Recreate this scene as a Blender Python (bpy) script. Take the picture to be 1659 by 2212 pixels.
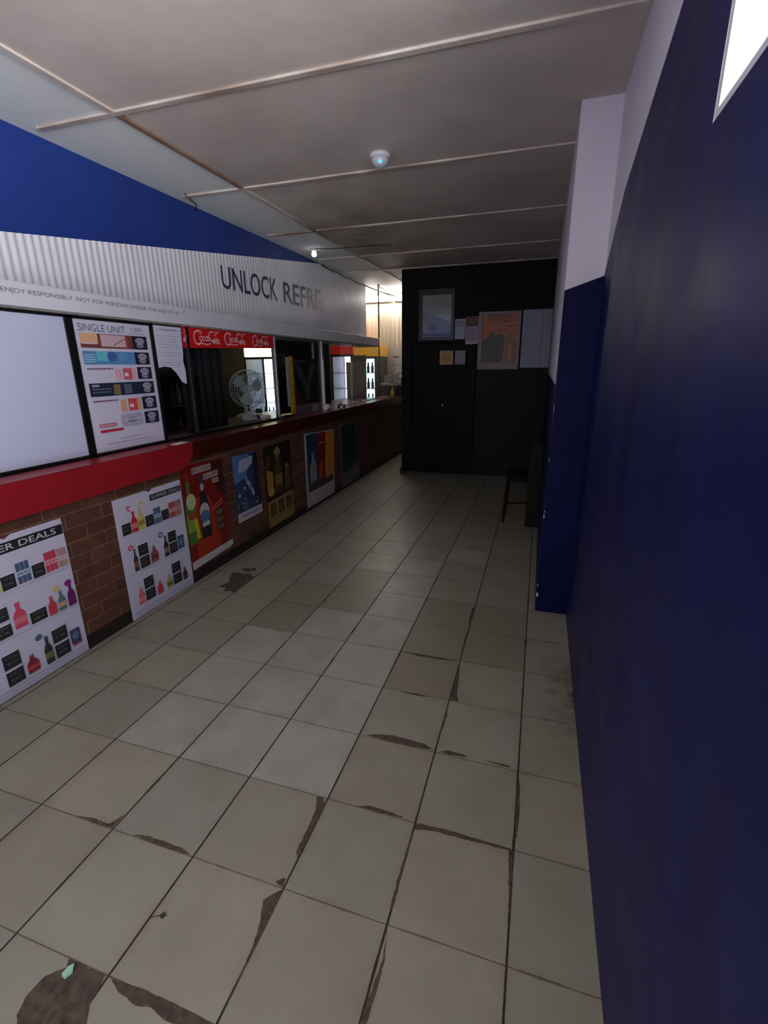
import bpy, bmesh, math, random
from mathutils import Vector, Matrix
random.seed(7)
for o in list(bpy.data.objects): bpy.data.objects.remove(o)
S = bpy.context.scene
COL = S.collection
# ------------------------------------------------------------ camera
CZ = 1.5175
a_ = Vector((0.95304877, 0.3026501, -0.01004829)); b_ = Vector((-0.07963406, 0.28250723, 0.95595402)); c_ = Vector((-0.29215829, 0.91027061, -0.29334442))
cd = bpy.data.cameras.new('camera'); cam = bpy.data.objects.new('camera', cd); COL.objects.link(cam)
M = Matrix((a_, b_, -c_)).transposed().to_4x4(); M.translation = (0, 0, CZ); cam.matrix_world = M
cd.sensor_fit = 'HORIZONTAL'; cd.sensor_width = 36; cd.lens = 36 * 1029.316 / 1659; cd.clip_start = 0.02
S.camera = cam
# ------------------------------------------------------------ world, light, exposure
S.view_settings.view_transform = 'Standard'; S.view_settings.look = 'None'; S.view_settings.gamma = 1
S.view_settings.exposure = -0.6
W = bpy.data.worlds.new('world'); S.world = W; W.use_nodes = True
bg = W.node_tree.nodes['Background']; # overcast sky above the horizon, brighter sunlit forecourt below it
tc = W.node_tree.nodes.new('ShaderNodeTexCoord'); sx_ = W.node_tree.nodes.new('ShaderNodeSeparateXYZ'); cr_ = W.node_tree.nodes.new('ShaderNodeValToRGB'); mr_ = W.node_tree.nodes.new('ShaderNodeMapRange')
W.node_tree.links.new(tc.outputs['Generated'], sx_.inputs[0]); W.node_tree.links.new(sx_.outputs[2], mr_.inputs[0]); mr_.inputs[1].default_value = -1; mr_.inputs[2].default_value = 1
W.node_tree.links.new(mr_.outputs[0], cr_.inputs[0]); cr_.color_ramp.elements[0].position = 0.46; cr_.color_ramp.elements[0].color = (0.96, 0.94, 1.0, 1); cr_.color_ramp.elements[1].position = 0.54; cr_.color_ramp.elements[1].color = (0.10, 0.12, 0.16, 1)
W.node_tree.links.new(cr_.outputs[0], bg.inputs[0]); bg.inputs[1].default_value = 42.0
TUBE_E = 90.0; FRIDGE_E = 8.0
def portal(loc, rot, sx, sy):
    l = bpy.data.lights.new('portal', 'AREA'); l.shape = 'RECTANGLE'; l.size = sx; l.size_y = sy; l.cycles.is_portal = True
    o = bpy.data.objects.new('daylight_portal', l); o.location = loc; o.rotation_euler = rot; COL.objects.link(o)
DY = -2.4                                      # wall behind the camera
E0, E1, EZ = -2.1, -0.85, 2.35                 # unseen doorway put in the right wall, behind the camera, for side daylight
W0, W1, Z0, Z1 = -0.45, 1.2, 1.943, 2.60       # high window in the right wall
portal((0.30, (E0 + E1) / 2, EZ / 2), (0, math.radians(90), 0), EZ, E1 - E0)
portal((0.30, (W0 + W1) / 2, (Z0 + Z1) / 2), (0, math.radians(90), 0), Z1 - Z0, W1 - W0)
# ------------------------------------------------------------ colour and materials
def lin(c):
    return tuple(((x / 255) / 12.92 if x / 255 <= 0.04045 else ((x / 255 + 0.055) / 1.055) ** 2.4) for x in c)
MC = {}
def mat(rgb, rough=0.6, metal=0.0, emit=0.0, spec=0.5, name=None):
    k = (tuple(rgb), rough, metal, emit, spec)
    if k in MC: return MC[k]
    m = bpy.data.materials.new(name or 'paint'); m.use_nodes = True; p = m.node_tree.nodes['Principled BSDF']
    c = lin(rgb) + (1,)
    p.inputs['Base Color'].default_value = c; p.inputs['Roughness'].default_value = rough; p.inputs['Metallic'].default_value = metal
    p.inputs['Specular IOR Level'].default_value = spec
    if emit: p.inputs['Emission Color'].default_value = c; p.inputs['Emission Strength'].default_value = emit
    MC[k] = m; return m
class N:
    def __init__(s, name):
        s.m = bpy.data.materials.new(name); s.m.use_nodes = True; s.t = s.m.node_tree; s.p = s.t.nodes['Principled BSDF']
    def n(s, ty, **k):
        nd = s.t.nodes.new(ty)
        for a, v in k.items():
            if a.startswith('i_'):
                nm = a[2:]; nm = int(nm) if nm.isdigit() else nm.replace('_', ' ')
                if hasattr(v, 'is_linked') or isinstance(v, bpy.types.NodeSocket): s.t.links.new(v, nd.inputs[nm])
                else: nd.inputs[nm].default_value = v
            else: setattr(nd, a, v)
        return nd
    def math(s, op, a, b=0.0, clamp=False):
        nd = s.t.nodes.new('ShaderNodeMath'); nd.operation = op; nd.use_clamp = clamp
        for i, v in enumerate((a, b)):
            if isinstance(v, bpy.types.NodeSocket): s.t.links.new(v, nd.inputs[i])
            else: nd.inputs[i].default_value = v
        return nd.outputs[0]
    def mix(s, f, a, b):
        nd = s.t.nodes.new('ShaderNodeMix'); nd.data_type = 'RGBA'
        for i, v in ((0, f), (6, a), (7, b)):
            if isinstance(v, bpy.types.NodeSocket): s.t.links.new(v, nd.inputs[i])
            elif i == 0: nd.inputs[0].default_value = v
            else: nd.inputs[i].default_value = tuple(v) + (1,)
        return nd.outputs[2]
    def noise(s, sc, det=4, vec=None, rough=0.55):
        nd = s.n('ShaderNodeTexNoise'); nd.inputs['Scale'].default_value = sc; nd.inputs['Detail'].default_value = det; nd.inputs['Roughness'].default_value = rough
        s.t.links.new(vec if vec else s.co(), nd.inputs['Vector']); return nd.outputs[0]
    def co(s):
        if not hasattr(s, '_c'): s._c = s.n('ShaderNodeTexCoord').outputs['Object']
        return s._c
    def ramp(s, f, lo, hi):
        nd = s.n('ShaderNodeMapRange'); s.t.links.new(f, nd.inputs[0]); nd.inputs[1].default_value = lo; nd.inputs[2].default_value = hi; return nd.outputs[0]
    def out(s, col=None, rough=None, bump=None, bs=0.3, bd=0.002):
        L = s.t.links
        if col is not None: L.new(col, s.p.inputs['Base Color'])
        if isinstance(rough, (int, float)): s.p.inputs['Roughness'].default_value = rough
        elif rough is not None: L.new(rough, s.p.inputs['Roughness'])
        if bump is not None:
            b = s.n('ShaderNodeBump'); b.inputs['Strength'].default_value = bs; b.inputs['Distance'].default_value = bd
            L.new(bump, b.inputs['Height']); L.new(b.outputs[0], s.p.inputs['Normal'])
        return s.m
def mottled(name, c1, c2, sc=3, rough=0.6, stretch=None, bump=0.25, bsc=120):
    g = N(name); v = g.co()
    if stretch:
        mp = g.n('ShaderNodeMapping'); mp.inputs['Scale'].default_value = stretch; g.t.links.new(v, mp.inputs[0]); v = mp.outputs[0]
    f = g.ramp(g.noise(sc, 5, v), 0.3, 0.7)
    return g.out(g.mix(f, lin(c1), lin(c2)), rough, g.noise(bsc, 3), bump, 0.001)
# blue paint with rolled, uneven gloss
m_blue_l = mottled('blue_wall_paint', (28, 50, 118), (32, 56, 130), 2, 0.5)
def blue_right():
    g = N('dark_blue_gloss_paint'); mp = g.n('ShaderNodeMapping'); mp.inputs['Scale'].default_value = (1, 2.2, 0.5); g.t.links.new(g.co(), mp.inputs[0])
    f = g.ramp(g.noise(2.2, 5, mp.outputs[0]), 0.3, 0.72)
    r = g.n('ShaderNodeMapRange'); g.t.links.new(g.noise(3.5, 5), r.inputs[0]); r.inputs[3].default_value = 0.34; r.inputs[4].default_value = 0.62
    return g.out(g.mix(f, lin((10, 13, 56)), lin((16, 22, 84))), r.outputs[0], g.noise(60, 5), 0.35, 0.002)
m_blue_r = blue_right()
m_white_r = mottled('white_wall_paint', (226, 222, 230), (214, 211, 220), 1.5, 0.7)
m_black_w = mottled('charcoal_wall_paint', (22, 20, 21), (16, 15, 16), 3, 0.6)
m_dado = mottled('dark_green_grey_paint', (24, 31, 33), (18, 22, 24), 3, 0.55)
m_black_gloss = mottled('black_gloss_paint', (11, 10, 11), (8, 7, 8), 4, 0.5)
m_in_wall = mottled('dim_interior_wall', (96, 88, 80), (80, 72, 66), 1.5, 0.8)
m_screed = mottled('brown_screed', (88, 76, 62), (52, 42, 33), 40, 0.95, bump=1.0, bsc=200)
m_cream = mottled('cream_cladding', (226, 216, 192), (214, 204, 182), 2, 0.6)
def ceiling_mat():
    g = N('grimy_ceiling_board'); s = g.n('ShaderNodeSeparateXYZ'); g.t.links.new(g.co(), s.inputs[0])
    base = g.mix(g.ramp(g.noise(1.2, 5), 0.3, 0.7), lin((214, 203, 192)), lin((184, 173, 163)))
    # damp stains of their own shape around the middle of the room
    d = g.math('SUBTRACT', 1.0, g.ramp(g.math('ABSOLUTE', g.math('SUBTRACT', s.outputs[1], 5.0)), 0.2, 2.6))
    e = g.math('SUBTRACT', 1.0, g.ramp(g.math('ABSOLUTE', g.math('ADD', s.outputs[0], 1.75)), 0.1, 0.9))
    k = g.math('MULTIPLY', g.math('MULTIPLY', d, e), g.ramp(g.noise(2.3, 6), 0.35, 0.6))
    base = g.mix(g.math('MULTIPLY', k, 0.55), base, lin((88, 66, 50)))
    base = g.mix(g.math('LESS_THAN', s.outputs[0], -2.1), base, lin((226, 230, 224)))
    return g.out(base, 0.75, g.noise(9, 5), 0.25, 0.01)
m_ceil = ceiling_mat()
def batten_mat():
    g = N('ceiling_cover_strip'); c = g.mix(g.ramp(g.noise(6, 4), .3, .7), lin((212, 202, 190)), lin((190, 176, 162)))
    return g.out(g.mix(g.ramp(g.noise(0.9, 3), 0.52, 0.66), c, lin((140, 116, 100))), 0.6)
m_batten = batten_mat()
m_batten_st = mottled('stained_cover_strip', (120, 88, 70), (150, 124, 104), 9, 0.7)
def brick_mat():
    g = N('brown_face_brick'); s = g.n('ShaderNodeSeparateXYZ'); g.t.links.new(g.co(), s.inputs[0])
    c = g.n('ShaderNodeCombineXYZ'); g.t.links.new(s.outputs[1], c.inputs[0]); g.t.links.new(s.outputs[2], c.inputs[1])
    b = g.n('ShaderNodeTexBrick'); g.t.links.new(c.outputs[0], b.inputs['Vector'])
    b.inputs['Color1'].default_value = lin((98, 64, 50)) + (1,); b.inputs['Color2'].default_value = lin((78, 49, 38)) + (1,); b.inputs['Mortar'].default_value = lin((118, 88, 70)) + (1,)
    b.inputs['Scale'].default_value = 1; b.inputs['Mortar Size'].default_value = 0.0045; b.inputs['Mortar Smooth'].default_value = 0.3
    b.inputs['Brick Width'].default_value = 0.225; b.inputs['Row Height'].default_value = 0.079; b.inputs['Bias'].default_value = 0
    col = g.mix(g.math('MULTIPLY', g.ramp(g.noise(14, 5), 0.4, 0.75), 0.5), b.outputs[0], lin((56, 34, 28)))
    h = g.math('SUBTRACT', g.math('MULTIPLY', g.noise(60, 4), 0.3), g.math('MULTIPLY', b.outputs['Fac'], 0.6))
    return g.out(col, 0.6, h, 0.6, 0.004)
m_brick = brick_mat()
m_red = mottled('red_gloss_enamel', (150, 28, 36), (136, 24, 32), 3, 0.35, bump=0.1)
m_dark_red_brown = mottled('dark_red_brown_surface', (70, 22, 14), (48, 16, 10), 6, 0.3, bump=0.1)
m_skirt = mottled('black_skirting_paint', (22, 18, 17), (34, 26, 22), 12, 0.5)
m_black = mat((14, 14, 18), 0.4, name='black_frame_paint'); m_alu = mat((150, 150, 150), 0.35, 0.7, name='aluminium')
m_paper = mat((214, 214, 230), 0.6, name='white_paper'); m_chrome = mat((200, 200, 205), 0.2, 1.0, name='chrome')
def glass_mat():
    m = bpy.data.materials.new('window_glass'); m.use_nodes = True; t = m.node_tree; t.nodes.clear()
    o = t.nodes.new('ShaderNodeOutputMaterial'); x = t.nodes.new('ShaderNodeMixShader'); tr = t.nodes.new('ShaderNodeBsdfTransparent'); gl = t.nodes.new('ShaderNodeBsdfGlossy'); f = t.nodes.new('ShaderNodeFresnel')
    t.nodes.remove(f); lw = t.nodes.new('ShaderNodeLayerWeight'); f = t.nodes.new('ShaderNodeMath'); f.operation = 'POWER'; f2 = t.nodes.new('ShaderNodeMath'); f2.operation = 'MULTIPLY_ADD'
    lw.inputs[0].default_value = 0.5; t.links.new(lw.outputs['Facing'], f.inputs[0]); f.inputs[1].default_value = 5; t.links.new(f.outputs[0], f2.inputs[0]); f2.inputs[1].default_value = .7; f2.inputs[2].default_value = .04; f = f2
    gl.inputs['Roughness'].default_value = 0.03; tr.inputs[0].default_value = (0.9, 0.92, 0.92, 1)
    t.links.new(f.outputs[0], x.inputs[0]); t.links.new(tr.outputs[0], x.inputs[1]); t.links.new(gl.outputs[0], x.inputs[2]); t.links.new(x.outputs[0], o.inputs[0]); return m
m_glass = glass_mat()
for m_, v_ in ((m_black_w, .12), (m_dado, .15), (m_black_gloss, .1), (m_blue_r, .3), (m_brick, .25), (m_blue_l, .3)):
    m_.node_tree.nodes['Principled BSDF'].inputs['Specular IOR Level'].default_value = v_
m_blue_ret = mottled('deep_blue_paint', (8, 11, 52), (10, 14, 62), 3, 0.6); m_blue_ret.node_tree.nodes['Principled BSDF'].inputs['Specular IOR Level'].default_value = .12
# ------------------------------------------------------------ object helpers
def tag(o, label=None, cat=None, group=None, kind=None):
    if label: o['label'] = label
    if cat: o['category'] = cat
    if group: o['group'] = group
    if kind: o['kind'] = kind
    return o
def empty(name, loc, label, cat, group=None):
    o = bpy.data.objects.new(name, None); o.location = loc; o.empty_display_size = 0.1; COL.objects.link(o); return tag(o, label, cat, group)
class B:
    """collects shapes in world space and links them as one mesh object"""
    def __init__(s): s.bm = bmesh.new(); s.mats = []
    def mi(s, m):
        if m not in s.mats: s.mats.append(m)
        return s.mats.index(m)
    def poly(s, pts, m, two=False):
        vs = [s.bm.verts.new(p) for p in pts]; f = s.bm.faces.new(vs); f.material_index = s.mi(m); return f
    def box(s, x0, x1, y0, y1, z0, z1, m, bev=0.0, rot=None):
        r = bmesh.ops.create_cube(s.bm, size=1); vs = r['verts']
        c = Vector(((x0 + x1) / 2, (y0 + y1) / 2, (z0 + z1) / 2)); d = (abs(x1 - x0), abs(y1 - y0), abs(z1 - z0))
        for v in vs: v.co = Vector((v.co.x * d[0], v.co.y * d[1], v.co.z * d[2]))
        fs = set(f for v in vs for f in v.link_faces)
        for f in fs: f.material_index = s.mi(m)
        if bev:
            es = list(set(e for v in vs for e in v.link_edges)); r = bmesh.ops.bevel(s.bm, geom=es, offset=bev, segments=2, affect='EDGES', profile=0.5)
            vs = list(set(v for f in r['faces'] for v in f.verts) | set(v for v in vs if v.is_valid))
            for f in set(f for v in vs for f in v.link_faces): f.material_index = s.mi(m)
        for v in vs:
            if rot: v.co = rot @ v.co
            v.co += c
        return s
    def cyl(s, p0, p1, r0, m, r1=None, seg=16, smooth=True):
        p0 = Vector(p0); p1 = Vector(p1); r1 = r0 if r1 is None else r1; ax = (p1 - p0); q = ax.to_track_quat('Z', 'Y')
        A = [s.bm.verts.new(p0 + q @ Vector((r0 * math.cos(t), r0 * math.sin(t), 0))) for t in [2 * math.pi * i / seg for i in range(seg)]]
        Bv = [s.bm.verts.new(p1 + q @ Vector((r1 * math.cos(t), r1 * math.sin(t), 0))) for t in [2 * math.pi * i / seg for i in range(seg)]]
        k = s.mi(m)
        for i in range(seg):
            f = s.bm.faces.new((A[i], A[(i + 1) % seg], Bv[(i + 1) % seg], Bv[i])); f.material_index = k; f.smooth = smooth
        f = s.bm.faces.new(A[::-1]); f.material_index = k; f = s.bm.faces.new(Bv); f.material_index = k
        return s
    def tube(s, pts, r, m, seg=8, closed=False):
        pts = [Vector(p) for p in pts]; n = len(pts); rings = []; k = s.mi(m); q0 = None
        for i, p in enumerate(pts):
            t = (pts[(i + 1) % n] - pts[i - 1]) if closed else (pts[min(i + 1, n - 1)] - pts[max(i - 1, 0)])
            q = t.to_track_quat('Z', 'Y')
            rings.append([s.bm.verts.new(p + q @ Vector((r * math.cos(2 * math.pi * j / seg), r * math.sin(2 * math.pi * j / seg), 0))) for j in range(seg)])
        for i in range(n if closed else n - 1):
            A, C = rings[i], rings[(i + 1) % n]
            for j in range(seg):
                f = s.bm.faces.new((A[j], A[(j + 1) % seg], C[(j + 1) % seg], C[j])); f.material_index = k; f.smooth = True
        if not closed:
            for R in (rings[0][::-1], rings[-1]): f = s.bm.faces.new(R); f.material_index = k
        return s
    def lathe(s, prof, c, m, seg=24):
        k = s.mi(m); R = []
        for r, z in prof: R.append([s.bm.verts.new((c[0] + r * math.cos(2 * math.pi * j / seg), c[1] + r * math.sin(2 * math.pi * j / seg), c[2] + z)) for j in range(seg)])
        for A, C in zip(R, R[1:]):
            for j in range(seg):
                f = s.bm.faces.new((A[j], A[(j + 1) % seg], C[(j + 1) % seg], C[j])); f.material_index = k; f.smooth = True
        for ring in (R[0][::-1], R[-1]):
            try: f = s.bm.faces.new(ring); f.material_index = k
            except ValueError: pass
        return s
    def prism(s, pts, vec, m):
        """flat outline pushed along vec"""
        vec = Vector(vec); A = [s.bm.verts.new(p) for p in pts]; C = [s.bm.verts.new(Vector(p) + vec) for p in pts]; k = s.mi(m)
        for F in (A[::-1], C): f = s.bm.faces.new(F); f.material_index = k
        for i in range(len(A)): f = s.bm.faces.new((A[i], A[(i + 1) % len(A)], C[(i + 1) % len(A)], C[i])); f.material_index = k
        return s
    def build(s, name, parent=None, label=None, cat=None, group=None, kind=None, origin=None):
        me = bpy.data.meshes.new(name)
        org = Vector(origin) if origin is not None else (parent.location.copy() if parent and parent.type == 'EMPTY' else Vector((0, 0, 0)))
        if parent and parent.type != 'EMPTY': org = Vector(parent.get('_org', (0, 0, 0)))
        for v in s.bm.verts: v.co -= org
        bmesh.ops.recalc_face_normals(s.bm, faces=[f for f in s.bm.faces if not f.tag])
        s.bm.to_mesh(me); s.bm.free()
        for m in s.mats: me.materials.append(m)
        o = bpy.data.objects.new(name, me); COL.objects.link(o)
        if parent: o.parent = parent
        else: o.location = org
        ORG[o.name] = org
        return tag(o, label, cat, group, kind)
ORG = {}
def struct(b, name, parent=None, label=None):
    return b.build(name, parent, label=label, kind=None if parent else 'structure')
def under(b, name, parent, label=None):
    """sub-part of a mesh object"""
    me = bpy.data.meshes.new(name); org = ORG.get(parent.name, Vector((0, 0, 0)))
    for v in b.bm.verts: v.co -= org
    bmesh.ops.recalc_face_normals(b.bm, faces=b.bm.faces); b.bm.to_mesh(me); b.bm.free()
    for m in b.mats: me.materials.append(m)
    o = bpy.data.objects.new(name, me); COL.objects.link(o); o.parent = parent; ORG[o.name] = org
    if label: o['label'] = label
    return o
# text as polygons in a unit frame (u to the right, v up)
TC = {}
def text2d(txt, off=0.0, shear=0.0):
    k = (txt, off, shear)
    if k in TC: return TC[k]
    cu = bpy.data.curves.new('t', 'FONT'); cu.body = txt; cu.offset = off; cu.shear = shear; cu.resolution_u = 3
    o = bpy.data.objects.new('t', cu); COL.objects.link(o); bpy.context.view_layer.update()
    me = o.evaluated_get(bpy.context.evaluated_depsgraph_get()).to_mesh()
    V = [(v.co.x, v.co.y) for v in me.vertices]; F = [tuple(p.vertices) for p in me.polygons]
    x0 = min(v[0] for v in V); x1 = max(v[0] for v in V); y0 = min(v[1] for v in V); y1 = max(v[1] for v in V)
    V = [((x - x0) / (x1 - x0), (y - y0) / (y1 - y0)) for x, y in V]
    o.evaluated_get(bpy.context.evaluated_depsgraph_get()).to_mesh_clear(); bpy.data.objects.remove(o); bpy.data.curves.remove(cu)
    TC[k] = (V, F); return TC[k]
class Print:
    """flat printed sheet: shapes laid in (u, v) on a plane, each a hair above the last"""
    def __init__(s, plane, pos, rough=0.45, thick=0.003):
        s.b = B(); s.plane = plane; s.pos = pos; s.d = thick; s.r = rough; s.th = thick
    def P(s, u, v, d=None):
        d = s.d if d is None else d
        return (s.pos + d, u, v) if s.plane == 'x' else (u, s.pos - d, v)
    def m(s, c): return c if not isinstance(c, tuple) else mat(c, s.r, name='print_ink')
    def sheet(s, pts, c):
        A = [s.P(u, v, s.th) for u, v in pts]; vec = (-s.th, 0, 0) if s.plane == 'x' else (0, s.th, 0); s.b.prism(A, vec, s.m(c)); return s
    def poly(s, pts, c):
        s.d += 0.00005; s.b.poly([s.P(u, v) for u, v in pts], s.m(c)); return s
    def rect(s, u0, v0, u1, v1, c): return s.poly([(u0, v0), (u1, v0), (u1, v1), (u0, v1)], c)
    def disc(s, u, v, ru, rv, c, n=18): return s.poly([(u + ru * math.cos(2 * math.pi * i / n), v + rv * math.sin(2 * math.pi * i / n)) for i in range(n)], c)
    def line(s, pts, w, c):
        s.d += 0.00005; m = s.m(c)
        for (a, b), (e, f) in zip(pts, pts[1:]):
            dx, dy = e - a, f - b; L = math.hypot(dx, dy) or 1; nx, ny = -dy / L * w / 2, dx / L * w / 2
            s.b.poly([s.P(a + nx, b + ny), s.P(a - nx, b - ny), s.P(e - nx, f - ny), s.P(e + nx, f + ny)], m)
        return s
    def text(s, t, u0, v0, u1, v1, c, off=0.0, shear=0.0, warp=None):
        V, F = text2d(t, off, shear); s.d += 0.00005; m = s.m(c)
        Q = []
        for x, y in V:
            u = u0 + x * (u1 - u0); v = v0 + y * (v1 - v0)
            if warp: u, v = warp(x, y)
            Q.append(s.P(u, v))
        vs = [s.b.bm.verts.new(q) for q in Q]; k = s.b.mi(m)
        for f in F:
            try: ff = s.b.bm.faces.new([vs[i] for i in f]); ff.material_index = k
            except ValueError: pass
        return s
    def scribble(s, u0, v0, u1, v1, rows, c, w=0.0015, gap=0.25):
        for i in range(rows):
            v = v0 + (v1 - v0) * (i + 0.5) / rows; u = u0
            while u < u1:
                l = random.uniform(0.006, 0.02) if gap else (u1 - u0); s.rect(u, v - w, min(u + l, u1), v + w, c); u += l * (1 + gap)
        return s
    def pricebox(s, u0, v0, u1, v1, c=(30, 30, 34), ink=(96, 96, 98)):
        s.rect(u0, v0, u1, v1, c); w = u1 - u0; h = v1 - v0
        s.scribble(u0 + w * .15, v0 + h * .62, u1 - w * .15, v0 + h * .9, 2, ink, 0.0012)
        s.scribble(u0 + w * .2, v0 + h * .25, u1 - w * .2, v0 + h * .5, 1, ink, 0.004, 0.5); return s
    def bottle(s, u0, v0, u1, v1, c, cap=None, label=None):
        w = u1 - u0; h = v1 - v0; m = (u0 + u1) / 2
        P = [(-.5, 0), (.5, 0), (.5, .5), (.38, .62), (.17, .74), (.17, 1), (-.17, 1), (-.17, .74), (-.38, .62), (-.5, .5)]
        s.poly([(m + x * w, v0 + y * h) for x, y in P], c)
        if cap: s.rect(m - .2 * w, v0 + .9 * h, m + .2 * w, v1, cap)
        if label: s.rect(u0, v0 + .18 * h, u1, v0 + .42 * h, label)
        return s
    def can(s, u0, v0, u1, v1, c, c2):
        s.rect(u0, v0 + .02, u1, v1, c); s.disc((u0 + u1) / 2, v1, (u1 - u0) / 2, .008, c2); s.disc((u0 + u1) / 2, (v0 + v1) / 2, (u1 - u0) * .35, (v1 - v0) * .2, c2); return s
    def build(s, name, label, cat='poster', group=None):
        return s.b.build(name, label=label, cat=cat, group=group)

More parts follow.
